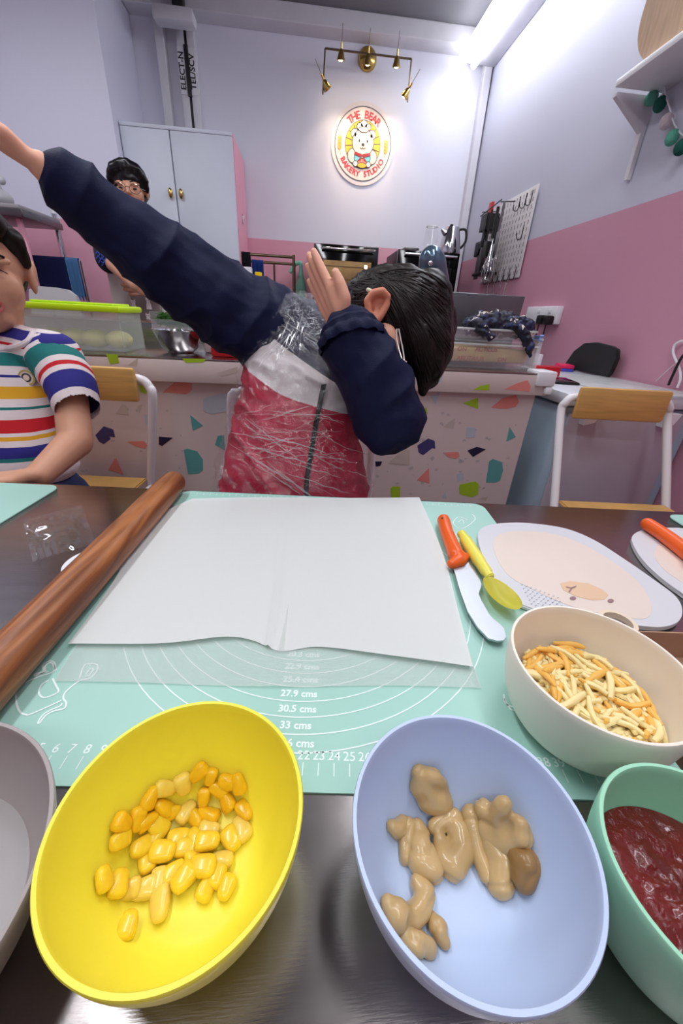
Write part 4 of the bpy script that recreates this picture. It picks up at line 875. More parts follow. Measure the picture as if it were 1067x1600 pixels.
prof = [(0, 0), (pw*.55, 0), (pw*.82, .003), (pw*.93, .010), (pw*1.0, .05), (pw*1.02, Lp/2), (pw*1.0, Lp-.05), (pw*.93, Lp-.01), (pw*.8, Lp-.003), (0, Lp)]
bm = lt(prof, 48); o = obj('rolling_pin', bm, m_pin); a.z = TZ+pw*1.02+.002; b.z = a.z; o.location = a; o.rotation_euler = (b-a).to_track_quat('Z', 'Y').to_euler(); setp(o, 'tapered brown wooden rolling pin lying across the left of the mat', 'rolling pin')
o = obj('white_saucer', lt([(0, 0), (.020, 0), (.030, .004), (.032, .006), (.028, .005), (0, .002)], 32, pZ(152, 886, TZ+.0005)), m_wplas); setp(o, 'white scraper disc peeping out from under the rolling pin', 'disc')
# cling film scraps
t = thing('film_scrap', 'crumpled scrap of clear film on the steel left of the rolling pin', 'film', pZ(80, 850, TZ))
bm = bmesh.new(); G = []; c00, c10, c01, c11 = pZ(36, 815, TZ), pZ(128, 790, TZ), pZ(52, 880, TZ), pZ(150, 850, TZ)
for j in range(25):
    row = []
    for i in range(25):
        u, v = i/24, j/24; P = (c00*(1-u)+c10*u)*(1-v)+(c01*(1-u)+c11*u)*v; P.z = TZ+.0012+.006*abs(noise.noise(Vector((u*5, v*5, 1))))*(1-.7*u)+.004*(u < .1)*abs(noise.noise(Vector((u*20, v*20, 3)))); row.append(bm.verts.new(P))
    G.append(row)
for A, B in zip(G, G[1:]):
    for i in range(24): bm.faces.new((A[i], A[i+1], B[i+1], B[i]))
obj('film_sheet', bm, film_mat('cling_film', (.95, .97, .97), .03, .08, gloss=.12), t, sharp=None)
obj('film_edge', tb([pZ(x, y, TZ+.003) for x, y in ((38, 818), (42, 826), (50, 830), (58, 834), (60, 838), (72, 839))], [.0008, .0015, .0008, .0014, .0008, .0006], 6), m_glass, t)

# knife, spoon
m_or = mat('orange_plastic', rgb(240, 100, 38), .3, var=.03); m_blade = mat('blade_steel', rgb(180, 184, 190), .38, .95, var=.06)
def flat_poly(pts, z, th): return pr([pZ(x, y, z) for x, y in pts], (0, 0, th))
def knife(hand, blade, label, z, grip):
    t = thing('kid_knife', label, 'knife', pZ(*hand[0], z)); pts = [pZ(x, y, z) for x, y in hand[:-1]]; 
    obj('handle', organic([('c', [(pZ(x, y, z+.008), r) for x, y, r in c_]) for c_ in grip], .0016, 4), m_or, t, sharp=None)
    if blade: obj('blade', flat_poly(blade, z+.0035, .0022), m_blade, t, False)
    return t
zk = MZ+.002
tk = knife([(681, 812), (684, 805), (694, 803), (702, 806), (704, 815), (707, 826), (716, 845), (732, 868), (731, 872), (712, 884), (706, 889), (700, 886), (697, 876)], [(707, 886), (731, 873), (745, 898), (752, 916), (747, 930), (752, 942), (765, 965), (780, 978), (786, 984), (790, 998), (786, 1003), (776, 1004), (762, 1000), (745, 982), (730, 958), (718, 925)], 'child knife with orange handle and rounded steel blade beside the parchment', zk, [[(693, 813, .0090), (698, 832, .0088), (706, 852, .0092), (713, 868, .0100)], [(706, 881, .0060), (718, 876, .0078), (727, 870, .0052)]])
obj('hang_hole', lt([(0, 0), (.0032, 0), (.0032, .0004), (0, .0004)], 16, pZ(693, 810, zk+.0158)), m_dark, tk)
m_sp = mat('yellow_spoon_plastic', rgb(240, 230, 96), .35, var=.03)
t = thing('yellow_spoon', 'yellow plastic spoon lying beside the orange knife', 'spoon', pZ(750, 880, MZ))
hp = [pZ(x, y, MZ+.0125) for x, y in ((721, 834), (733, 853), (748, 876), (762, 897), (767, 903))]
obj('handle', tb(smoothpath(hp, 5), [.0058]*3+[.0075]*4+[.0075]*4+[.0066]*4+[.0052]*4+[.0038]*2, 14), m_sp, t)
c = pZ(783, 925, MZ+.0150); dr = (pZ(808, 949, MZ+.015)-pZ(761, 898, MZ+.015)); ln = dr.length/2; dr.normalize(); sd = Vector((-dr.y, dr.x, 0)); bm = bmesh.new(); rings = []
for j in range(9):
    q = j/8
    rings.append([bm.verts.new(c + dr*(ln*q*math.cos(a)) + sd*(.0145*q*math.sin(a)*(1+.12*math.cos(a))) + Vector((0, 0, -.007*(1-q*q)))) for a in [2*PI*k/32 for k in range(32)]] if j else [bm.verts.new(c+Vector((0, 0, -.007)))])
for A, B in zip(rings, rings[1:]):
    for k in range(32):
        if len(A) == 1: bm.faces.new((A[0], B[k], B[(k+1) % 32]))
        else: bm.faces.new((A[k], B[k], B[(k+1) % 32], A[(k+1) % 32]))
bmesh.ops.solidify(bm, geom=bm.faces[:], thickness=.0016); obj('spoon_bowl', bm, m_sp, t, sharp=None)

# chopping boards with bear face
m_board = mat('board_plastic', rgb(214, 214, 218), .35, var=.02); m_bpink = mat('board_cream', rgb(228, 212, 200), .4, var=.02)
def board(outer, inner, label, z, th=.005):
    t = thing('chopping_board', label, 'board', pZ(*outer[0], z))
    def spl(pts, zz):
        P = [pZ(x, y, zz) for x, y in pts]; n = len(P); out = []
        for i in range(n):
            p0, p1, p2, p3 = P[i-1], P[i], P[(i+1) % n], P[(i+2) % n]
            for j in range(5): s = j/5; out.append(.5*((2*p1)+(p2-p0)*s+(2*p0-5*p1+4*p2-p3)*s*s+(p3+3*p1-p0-3*p2)*s**3))
        return out
    bm = pr(spl(outer, z), (0, 0, th)); es = [e for e in bm.edges if abs(e.verts[0].co.z-e.verts[1].co.z) < 1e-6]; bmesh.ops.bevel(bm, geom=es, offset=.0012, segments=2, affect='EDGES'); obj('board_slab', bm, m_board, t)
    if inner: obj('cream_inlay', pr(spl(inner, z+th), (0, 0, .0004)), m_bpink, t, False)
    return t
zb = MZ+.0005
t = board([(745, 842), (757, 827), (785, 822), (825, 822), (880, 830), (925, 848), (975, 880), (1020, 912), (1050, 935), (1062, 955), (1058, 975), (1035, 985), (1000, 984), (940, 975), (870, 965), (815, 952), (780, 925), (757, 885)],
          [(770, 850), (790, 832), (850, 832), (905, 848), (955, 877), (995, 908), (1016, 940), (1010, 966), (960, 962), (900, 950), (840, 925), (790, 895)], 'translucent white chopping board with a faint bear face above the cream bowl', zb)
bm = flat_poly([(875, 912), (890, 908), (920, 912), (942, 922), (950, 930), (944, 937), (925, 938), (900, 932), (880, 922)], zb+.0055, .0003); obj('bear_muzzle', bm, mat('muzzle_tan', rgb(226, 190, 158), .5, var=.02), t, False)
bm = bmesh.new()
for x, y in ((895, 935), (954, 939)): prism(bm, [pZ(x+5*math.cos(a), y+3*math.sin(a), zb+.0056) for a in [2*PI*k/12 for k in range(12)]], (0, 0, .0003))
ribbon(bm, [pZ(x, y, zb+.0062) for x, y in ((884, 917), (893, 919), (900, 916))], .0012, (0, 0, 1)); ribbon(bm, [pZ(x, y, zb+.0062) for x, y in ((893, 919), (889, 925))], .0012, (0, 0, 1))
obj('bear_eye', bm, mat('eye_brown', rgb(150, 120, 120), .5, var=.02), t, False)
bm = bmesh.new()
for i in range(9):
    for j in range(6):
        x = 815+7*i+3*j; y = 913+i*2.6+6*j; prism(bm, [pZ(x+2*math.cos(a), y+1.3*math.sin(a), zb+.0055) for a in (0, 2.1, 4.2)], (0, 0, .0006))
obj('grater_dimple', bm, m_board, t, False, kind='stuff')
t = board([(985, 850), (990, 838), (1010, 831), (1040, 829), (1085, 835), (1110, 880), (1100, 950), (1066, 934), (1030, 908), (1000, 878)], [(1022, 866), (1035, 848), (1068, 850), (1095, 880), (1085, 920), (1062, 908), (1035, 888)], 'white chopping board cut by the right edge under an orange knife', TZ+.0005)
knife([(998, 815), (1002, 808), (1012, 806), (1024, 811), (1045, 824), (1070, 838), (1092, 855), (1085, 880), (1068, 868), (1040, 848), (1012, 830)], [(1088, 858), (1120, 885), (1110, 905), (1083, 878)], 'orange handled knife resting on the right-hand chopping board', TZ+.0075, [[(1012, 819, .0092), (1035, 834, .0094), (1058, 851, .0098), (1080, 868, .0100)], [(1078, 878, .006), (1092, 866, .006)]])
t = thing('tape_ring', 'cream paper ring half hidden behind the cream bowl', 'ring', pZ(962, 975, TZ)); P = pZ(962, 982, MZ+.01)
obj('ring_band', lt([(.0125, 0), (.0165, 0), (.0165, .006), (.0125, .006), (.0125, 0)], 36, pZ(962, 978, zb+.0065)), mat('cream_paper', rgb(232, 214, 190), .6, var=.03), t)
# kraft box
A = pZ(985, 1003, TZ+.0005); Bx = pt(pZ(988, 986, TZ+.03)); m_kraft = mat('kraft_card', rgb(178, 142, 116), .75, var=.08, bump=.2, bscale=100)
t = thing('kraft_box', 'open brown card box behind the cream bowl at the right edge', 'box', T(.36, .2, TZ), TYAW)
bx0, by1, bh_ = Bx[0], Bx[1], .030; bm = bmesh.new(); X1, Y0 = bx0+.19, by1-.105
for lo, hi in (((bx0, Y0, 0), (X1, by1, .0015)), ((bx0, by1-.0012, 0), (X1, by1, bh_)), ((bx0, Y0, 0), (X1, Y0+.0012, bh_)), ((bx0, Y0, 0), (bx0+.0012, by1, bh_)), ((X1-.0012, Y0, 0), (X1, by1, bh_)), ((bx0, by1-.035, 0.0), (X1, by1-.034, .020))): box(bm, lo, hi)
for v in bm.verts: v.co = MT @ (v.co+Vector((0, 0, TZ+.0006)))
obj('box_card', bm, m_kraft, t, False)
P = pZ(1075, 1040, TZ+.02); o = obj('peeled_garlic', organic([('e', T(bx0+.085, by1-.062, TZ+.018), (.024, .02, .0155)), ('e', T(bx0+.11, by1-.072, TZ+.019), (.018, .018, .016))], .002, 5), mat('pale_pink_food', rgb(224, 186, 168), .45, sss=.1, var=.05)); setp(o, 'pale pink sausage piece in the brown card box', 'food')

# ------------------------------------------------------------------ bowls
def bowl_pts(R, h, floor=.56, th=.0022, p=2.2):
    r0 = R*floor; outer = [(0, 0), (r0*.96, 0)]; N_ = 14
    for k in range(1, N_+1): q = k/N_; a = q*PI/2; outer.append((r0+(R-r0)*(1-(1-q)**p)**(1/p) if q < 1 else R, h*(q**1.12)))
    inner = [(max(0, r-th), z+th*(1-.9*(z/h))) for r, z in outer[1:]]; inner[-1] = (R-th, h)
    return outer, inner
BOWLS = {}
def bowl(key, label, x, y, R, h, m, floor=.54, p=1.45, z0=TZ+.002):
    outer, inner = bowl_pts(R, h, floor, .0024, p); c = T(x, y, z0)
    prof = outer + [(R-.0004, h+.0008), (R-.0020, h+.0008)] + inner[::-1] + [(0, inner[0][1])]
    o = obj('bowl_'+key, lt(prof, 96, c), m, sharp=60); o.name = 'serving_bowl'; setp(o, label, 'bowl'); BOWLS[key] = (c, inner); return o
def r_in(key, z):
    c, inn = BOWLS[key]; zz = z-c.z
    if zz < inn[0][1]: return 0
    for (r0, z0), (r1, z1) in zip(inn, inn[1:]):
        if z0 <= zz <= z1: return r0+(r1-r0)*(zz-z0)/max(1e-9, z1-z0)
    return inn[-1][0]
def bowl_hit(key, px, py, off=.003):
    c, inn = BOWLS[key]; d = ray(px, py); P = None
    z = c.z+inn[-1][1]
    while z > c.z+inn[0][1]:
        P = CAM+d*((z-CAM.z)/d.z)
        if (Vector((P.x-c.x, P.y-c.y))).length > r_in(key, z): break
        z -= .0006
    P = CAM+d*((z-CAM.z)/d.z); rad = Vector((P.x-c.x, P.y-c.y, 0)); r = rad.length; zl = z-c.z
    # surface normal from the profile
    e = .002; dr_ = (r_in(key, z+e)-r_in(key, z-e))/(2*e) if zl > inn[0][1]+.003 else 1e3
    n = Vector((0, 0, 1)) if dr_ > 100 else (Vector((0, 0, 1))*dr_ - (rad.normalized() if r > 1e-6 else Vector()))
    n = n.normalized(); return P+n*off, n
def plas(name, c, **k): return mat(name, c, .38, bump=.02, bscale=200, sss=.0, var=.015, **k)
bowl('yellow', 'bright yellow plastic bowl of corn kernels at the front left', -.0605, .0905, .0533, .0615, plas('yellow_bowl_plastic', rgb(249, 238, 74)))
bowl('blue', 'pale blue plastic bowl of sliced mushrooms at the front centre', .068, .089, .0533, .058, plas('blue_bowl_plastic', rgb(196, 212, 240)))
bowl('cream', 'cream plastic bowl of shredded cheese on the mat\'s right corner', .185, .184, .0570, .058, plas('cream_bowl_plastic', rgb(246, 238, 222)), .56, 2.0)
bowl('green', 'mint green plastic bowl of dark red sauce at the right edge', .169, .074, .0447, .058, plas('green_bowl_plastic', rgb(166, 226, 192)), .56, 1.9)
bowl('grey', 'taupe grey plastic bowl cut by the left edge of the picture', -.1925, .059, .0790, .048, plas('grey_bowl_plastic', rgb(172, 162, 160)), .62)
# clear liquid in the grey bowl
c, inn = BOWLS['grey']; o = obj('clear_water', lt([(0, .016), (.060, .012), (.060, .0124), (0, .0124)], 60, c), film_mat('water', (.9, .92, .92), .10, .25, gloss=.02)); o['kind'] = 'stuff'; setp(o, 'shallow clear liquid in the taupe bowl', 'liquid')
# sauce
c, inn = BOWLS['green']; rs_ = r_in('green', c.z+.028)-.0002; bm = bmesh.new(); rings = []
for j in range(24):
    q = j/23; rings.append([bm.verts.new(c+Vector((rs_*q*math.cos(a), rs_*q*math.sin(a), .028+(1-q**4)*(.0022*noise.noise(Vector((q*math.cos(a)*5, q*math.sin(a)*9, 2)))+.0010*noise.noise(Vector((q*math.cos(a)*14, q*math.sin(a)*22, 5))))))) for a in [2*PI*k/72 for k in range(72)]])
bm.faces.new(rings[0][::-1]) if False else None
for A, B in zip(rings, rings[1:]):
    for k in range(72): bm.faces.new((A[k], B[k], B[(k+1) % 72], A[(k+1) % 72]))
bmesh.ops.remove_doubles(bm, verts=bm.verts[:], dist=1e-5)
o = obj('red_sauce', bm, mat('dark_red_sauce', rgb(112, 18, 14), .12, bump=.6, bscale=260, var=.25, vscale=60, coat=.5), sharp=None); setp(o, 'glossy dark red sauce filling the mint green bowl', 'sauce', kind='stuff')
# corn kernels
m_corn = [mat('corn_yellow', rgb(250, 206, 52), .28, sss=.25, var=.08, vscale=150, coat=.3), mat('corn_pale', rgb(244, 208, 96), .3, sss=.25, var=.08, vscale=150, coat=.3), mat('corn_deep', rgb(246, 190, 34), .28, sss=.25, var=.08, vscale=150, coat=.3)]
kerns = []
for k in range(3):
    bm = bmesh.new(); bmesh.ops.create_cube(bm, size=1)
    for v in bm.verts:
        tpr = 1 if v.co.y > 0 else .72-.1*k; v.co = Vector((v.co.x*.0096*tpr, v.co.y*.0115, v.co.z*.0062*(1 if v.co.y > 0 else .8)))
    bmesh.ops.subdivide_edges(bm, edges=bm.edges[:], cuts=1, use_grid_fill=True); bmesh.ops.subdivide_edges(bm, edges=bm.edges[:], cuts=1, use_grid_fill=True)
    for _ in range(5): bmesh.ops.smooth_vert(bm, verts=bm.verts[:], factor=.62, use_axis_x=True, use_axis_y=True, use_axis_z=True)
    for v in bm.verts: v.co *= 1.38
    o = obj('corn_kernel', bm, m_corn[k], sharp=None); kerns.append(o)
    setp(o, 'yellow corn kernel lying in the bright yellow bowl', 'corn kernel', 'corn kernels in the yellow bowl')
kp = [(311, 1201), (331, 1208), (285, 1220), (256, 1227), (231, 1243), (320, 1242), (345, 1228), (361, 1217), (378, 1219), (358, 1249), (382, 1271), (378, 1299), (362, 1315), (253, 1258), (267, 1267), (292, 1273), (209, 1278), (226, 1281), (307, 1285), (326, 1277), (184, 1285), (180, 1312), (244, 1290), (244, 1311), (217, 1323), (281, 1315), (292, 1328), (326, 1323), (306, 1315), (231, 1347), (257, 1339), (303, 1345), (347, 1347), (318, 1362), (272, 1368), (250, 1382), (290, 1380), (323, 1393), (355, 1390), (152, 1378), (176, 1385), (204, 1394), (228, 1393), (252, 1416), (202, 1450), (340, 1370), (328, 1300)]
for i, (x, y) in enumerate(kp):
    rc = random.Random(i*7+1); P, n = bowl_hit('yellow', x, y, .0033 + (.003 if 220 < x < 340 and 1290 < y < 1390 and i % 3 == 0 else 0)); k = (2 if y < 1290 else 0) if rc.random() < .65 else 1
    src = kerns[k]; q = n.to_track_quat('Z', 'Y').to_matrix() @ Matrix.Rotation(rc.uniform(0, 2*PI), 3, 'Z') @ Matrix.Rotation(rc.choice((0, 0, 0, .9, -.8))*rc.random(), 3, 'Y')
    o = src if not src.get('used') else copyobj(src, P, (0, 0, 0)); o.location = P; o.rotation_euler = q.to_euler(); s = rc.uniform(.72, .90); o.scale = (s, s*rc.uniform(.9, 1.1), s); src['used'] = 1
for k_ in list(bpy.data.objects):
    if 'used' in k_: del k_['used']
# mushrooms: each slice a modelled lump
m_mush = mat('mushroom_tan', rgb(200, 166, 112), .3, sss=.15, var=.12, vscale=60, coat=.25); m_mdark = mat('mushroom_edge', rgb(150, 112, 62), .35, var=.1, vscale=80, coat=.2)
def mush(curves, label, flat=.55, m=m_mush, blobs=()):
    """slice from pixel strokes [(x, y, radius px, height mm)] hugging the bowl"""
    pr_ = []
    for cvs in curves:
        pts = []
        for x, y, r, hgt in cvs:
            P, n = bowl_hit('blue', x, y, 0); rr = 1.6*r/F*(P-CAM).dot(FW); pts.append((P+n*(min(rr, .006)*.62+hgt/1000), min(rr, .009)))
        pr_.append(('c', pts))
    me = organic(pr_, .0011, 4, lambda co: -.0009*max(0, 1-7*abs(noise.noise(co*62)))+.0004*noise.noise(co*80)+.00008*noise.noise(co*420)); o = obj('mushroom_slice', me, m, sharp=None); setp(o, label, 'mushroom', 'mushroom slices in the pale blue bowl'); return o
mush([[(652, 1203, 9, 0), (654, 1222, 12, 0), (668, 1242, 13, 0), (684, 1246, 13, 0)], [(660, 1202, 8, 1), (674, 1204, 8, 2), (688, 1214, 6, 2), (692, 1226, 5, 2)]], 'lone curled mushroom at the top of the slices in the blue bowl')
mush([[(606, 1291, 7, 0), (618, 1295, 9, 0), (628, 1290, 7, 1)], [(618, 1300, 8, 0), (622, 1308, 6, 1)]], 'small mushroom scrap at the left end of the row')
mush([[(638, 1295, 7, 2), (634, 1318, 9, 1), (633, 1345, 7, 0)], [(648, 1292, 5, 3), (644, 1330, 5, 0)]], 'thin upright mushroom slice second from the left in the row')
mush([[(650, 1298, 7, 3), (662, 1312, 6, 2)], [(654, 1325, 12, 0), (656, 1350, 14, 0), (674, 1362, 12, 0), (662, 1335, 10, 1)]], 'mushroom slice with a frilled gill leaning right in the row')
mush([[(676, 1300, 7, 3), (690, 1290, 8, 3), (706, 1285, 9, 2), (716, 1305, 12, 0), (720, 1335, 12, 0), (706, 1358, 13, 0), (694, 1350, 12, 0), (688, 1325, 8, 0), (682, 1308, 6, 2)]], 'broad mushroom slice with an open hollow in the middle of the row')
mush([[(733, 1284, 10, 3), (736, 1310, 9, 3), (744, 1340, 8, 2), (760, 1375, 8, 1)]], 'long narrow mushroom slice standing against the biggest slice')
mush([[(752, 1312, 9, 1), (768, 1328, 14, 1), (782, 1350, 16, 0), (778, 1382, 14, 0)], [(770, 1330, 11, 1), (796, 1348, 10, 0)]], 'biggest fan-shaped mushroom slice right of the middle')
mush([[(760, 1255, 9, 3), (766, 1268, 8, 3)], [(778, 1270, 8, 4), (796, 1250, 9, 5), (800, 1245, 7, 6)], [(766, 1290, 13, 0), (772, 1308, 14, 0), (798, 1315, 14, 0), (820, 1305, 12, 0), (820, 1285, 9, 1)], [(790, 1285, 12, 1), (800, 1296, 10, 1)]], 'mushroom with cap and stem at the top right of the slices')
mush([[(818, 1335, 12, 0), (830, 1352, 14, 0), (826, 1378, 12, 0)]], 'smooth dark oval mushroom cap at the far right of the slices', m=m_mdark)
mush([[(598, 1420, 9, 0), (610, 1440, 14, 0), (634, 1444, 12, 0), (655, 1425, 11, 1), (664, 1400, 9, 1), (650, 1385, 8, 1)]], 'curved mushroom slice at the lower left wall of the blue bowl')
mush([[(672, 1436, 6, 0), (684, 1456, 10, 0), (694, 1474, 7, 0)]], 'small pale mushroom piece beside the lower left slice')
mush([[(630, 1470, 9, 0), (644, 1485, 11, 0), (668, 1484, 9, 0), (652, 1468, 7, 0)]], 'lowest mushroom slice in the blue bowl')
# cheese shreds
m_ch = [mat('cheese_orange', rgb(252, 190, 92), .45, sss=.2, var=.08, vscale=80), mat('cheese_pale', rgb(253, 228, 165), .45, sss=.2, var=.06, vscale=80)]
shr = []
for k in range(8):
    bm = bmesh.new(); rc = random.Random(k+20); bend = rc.uniform(-.006, .006) if k % 2 else rc.uniform(-.0015, .0015); L_ = rc.uniform(.020, .032)
    pts = [Vector((L_*(u-.5), bend*(1-(2*u-1)**2), .0015*math.sin(u*5+k))) for u in [i/6 for i in range(7)]]
    tube(bm, pts, [.0015, .0021, .0023, .0023, .0023, .0021, .0014], 6)
    o = obj('cheese_shred', bm, m_ch[k % 2], sharp=60); setp(o, ['deep orange cheese shred in the cream bowl', 'pale curved cheese shred in the cream bowl'][k % 2], 'cheese shred', ['orange cheese shreds in the cream bowl', 'pale cheese shreds in the cream bowl'][k % 2]); shr.append(o)
c, inn = BOWLS['cream']; rr = random.Random(77); poly = [(812, 1020), (850, 1010), (890, 1012), (935, 1035), (975, 1060), (1010, 1090), (1033, 1125), (1030, 1155), (985, 1160), (920, 1132), (868, 1095), (830, 1055)]
cc = [pZ(x, y, c.z+.024) for x, y in poly]
def inside(P):
    r = False; j = len(cc)-1
    for i in range(len(cc)):
        a, b = cc[i], cc[j]
        if (a.y > P.y) != (b.y > P.y) and P.x < (b.x-a.x)*(P.y-a.y)/(b.y-a.y)+a.x: r = not r
        j = i
    return r
n_ = 0; used = set()
while n_ < 290:
    z = c.z+.006+.026*(n_/290)**.8; a = rr.uniform(0, 2*PI); q = math.sqrt(rr.random()); R_ = r_in('cream', z-.002)-.004; P = Vector((c.x+q*R_*math.cos(a), c.y+q*R_*math.sin(a), z))
    if n_ > 90 and not inside(P): 
        if rr.random() < .93: continue
        P.z -= .008
    i = rr.randrange(8); o = shr[i] if i not in used else copyobj(shr[i], P, (0, 0, 0)); used.add(i)
    # keep the ends inside the wall
    yaw = rr.uniform(0, 2*PI); mx = r_in('cream', P.z)-.013; v = Vector((P.x-c.x, P.y-c.y)); 
    v_ok = math.sqrt(max(1e-8, r_in('cream', P.z-.002)**2-.0185**2))-.003
    if v.length > v_ok: P.x, P.y = c.x+v.x*v_ok/v.length, c.y+v.y*v_ok/v.length
    if v.length > mx-.006: yaw = math.atan2(v.y, v.x)+PI/2+rr.uniform(-.3, .3)
    o.location = P; o.rotation_euler = (rr.uniform(-.2, .2), rr.uniform(-.12, .16), yaw); s = rr.uniform(.8, 1.1); o.scale = (s, s, s); n_ += 1
bm = bmesh.new(); rb = random.Random(9)
for k in range(1000):   # the heap below the shreds that can be told apart
    z = c.z+.004+.024*rb.random(); a = rb.uniform(0, 2*PI); q = math.sqrt(rb.random())*(r_in('cream', z)-.0125); P = Vector((c.x+q*math.cos(a), c.y+q*math.sin(a), z))
    if z > c.z+.012 and not inside(P): continue
    d = Vector((rb.uniform(-1, 1), rb.uniform(-1, 1), rb.uniform(-.2, .2))).normalized()*.008; tube(bm, [P-d, P, P+d], [.0016, .0022, .0016], 5)
o = obj('cheese_heap', bm, m_ch[1]); setp(o, 'underlying heap of pale shredded cheese in the cream bowl', 'cheese', kind='stuff')

# ------------------------------------------------------------------ people
def headprims(c, Q, s=1.0, nose=True):
    """skull, jaw, nose, ears, lips, brows; Q columns = person's right, facing, crown"""
    def P(x, y, z): return c + Q @ Vector((x, y, z))*s
    e = lambda x, y, z, rx, ry, rz: ('e', P(x, y, z), (rx*s, ry*s, rz*s), Q)
    out = [e(0, -.012, .028, .072, .086, .078), e(0, .018, -.02, .060, .062, .070), e(0, .035, -.062, .038, .038, .034), e(.034, .05, -.02, .026, .02, .028), e(-.034, .05, -.02, .026, .02, .028),
           e(.074, -.01, -.005, .007, .018, .028), e(-.074, -.01, -.005, .007, .018, .028), e(.079, -.018, .008, .006, .012, .018), e(-.079, -.018, .008, .006, .012, .018), e(0, .066, -.046, .020, .014, .014), e(0, .060, -.030, .022, .016, .02)]
    if nose: out += [('c', [(P(0, .072, .012), .007*s), (P(0, .084, -.012), .011*s)]), e(.010, .080, -.016, .008, .008, .007), e(-.010, .080, -.016, .008, .008, .007)]
    out += [('c', [(P(.05, .062, .022), .006*s), (P(.016, .072, .020), .006*s)]), ('c', [(P(-.05, .062, .022), .006*s), (P(-.016, .072, .020), .006*s)])]
    return out
def hand(w, tip, side, up, L_, spread=.35, curl=0, th_=1, thumb=True, s=1.0):
    """palm and five fingers: w wrist, tip direction point, side = across the palm toward the thumb, up = back of hand"""
    d = (tip-w).normalized(); side = (side - d*side.dot(d)).normalized(); n = d.cross(side).normalized()
    if n.dot(up) < 0: n = -n
    out = []; pw_ = .030*s; pl = L_*.50
    for k in range(4):
        u = (k-1.5)/1.5; root = w+d*.008*s+side*(-u*pw_*.45); kn = w+d*(pl*(1-.06*abs(u)))+side*(-u*pw_*.78)
        out.append(('c', [(root, .013*s), (kn, .0098*s)]))
        fl = L_*.50*(.98, 1.06, .98, .78)[k]; dd = (d+side*(-u*spread*.35)).normalized(); p1 = kn+dd*fl*.42; d2 = (dd-n*curl*.5).normalized(); p2 = p1+d2*fl*.33; d3 = (d2-n*curl*.6).normalized(); p3 = p2+d3*fl*.22
        out.append(('c', [(kn, .0088*s), (p1, .0080*s), (p2, .0074*s), (p3, .0064*s)]))
    if thumb:
        a = w+d*.018*s+side*pw_*.5; b = a+(d*.55+side*.6-n*.2).normalized()*.030*s; c_ = b+(d*.85+side*.25).normalized()*.024*s; e_ = c_+(d*.95+side*.1).normalized()*.018*s
        out.append(('c', [(a, .013*s), (b, .0105*s), (c_, .0092*s), (e_, .0072*s)]))
    return out
def person(name, label, base): return thing(name, label, 'person', base)

# ---- the bowed girl
gc = pD(598, 540, .705); GQ = frame((.40, -.16, -.90), (.80, -.22, .42))
shR, shL = pD(412, 505, .79), pD(575, 575, .76); nk = pD(528, 505, .80)
elR, wrR = pD(240, 392, .67), pD(62, 258, .555); tipR = pD(-14, 212, .53)
elL, wrL = pD(612, 652, .625), pD(538, 520, .60); tipL = pD(484, 412, .60)
hip = Vector((-.02, .76, .60))
G = person('person', 'girl in navy, white and magenta jacket bowing with one arm stretched up, clear plastic bib', (0, .78, 0))
body = headprims(gc, GQ, .98) + [('c', [(nk-Vector((0, 0, .03)), .042), (nk, .036), (gc-GQ.col[2]*.03-GQ.col[1]*.035, .040)])]
body += chain_interp([(hip, (.12, .085, .09)), (pD(462, 720, .77), (.095, .07, .08)), (pD(475, 600, .79), (.09, .065, .08)), (pD(490, 540, .80), (.07, .05, .05))], 5)
body += [('c', [(shR, .035), (elR, .030), (pD(90, 280, .575), .0245), (wrR, .0175)]), ('c', [(shL, .035), (elL, .030), (wrL, .0225)]), ('c', [(nk-Vector((0, 0, .04)), .045), (shR, .035)]), ('c', [(nk-Vector((0, 0, .04)), .045), (shL, .035)])]
body += hand(wrR, tipR, Vector((.25, -.93, .1)), Vector((-.4, .1, -.9)), .105, .2, .03, s=.86)
body += hand(wrL, tipL, Vector((.42, -.9, .12)), Vector((-.9, -.4, 0)), .128, .12, .02, s=.90)
for s in (-1, 1): body += [('c', [(hip+Vector((.06*s, -.02, -.04)), .068), (Vector((.07*s, .50, .53)), .055), (Vector((.08*s, .46, .25)), .042), (Vector((.08*s, .48, .08)), .032)]), ('c', [(Vector((.08*s, .48, .045)), .034), (Vector((.085*s, .38, .035)), .03)])]
obj('body', organic(body, .0030, 4), m_skin, G, sharp=None)
# trousers and shoes below the table
pant = [('e', hip+Vector((0, 0, -.03)), (.135, .10, .085))]
for s in (-1, 1): pant.append(('c', [(hip+Vector((.06*s, -.02, -.04)), .078), (Vector((.07*s, .50, .53)), .066), (Vector((.08*s, .46, .25)), .055), (Vector((.08*s, .48, .10)), .050)]))
obj('trousers', organic(pant, .006, 4), mat('dark_trousers', rgb(40, 42, 60), .8, bump=.3, bscale=300), G, sharp=None)
for s in (-1, 1): obj('shoe', organic([('c', [(Vector((.08*s, .49, .045)), .042), (Vector((.085*s, .37, .038)), .037)])], .005, 4), m_wplas, G)
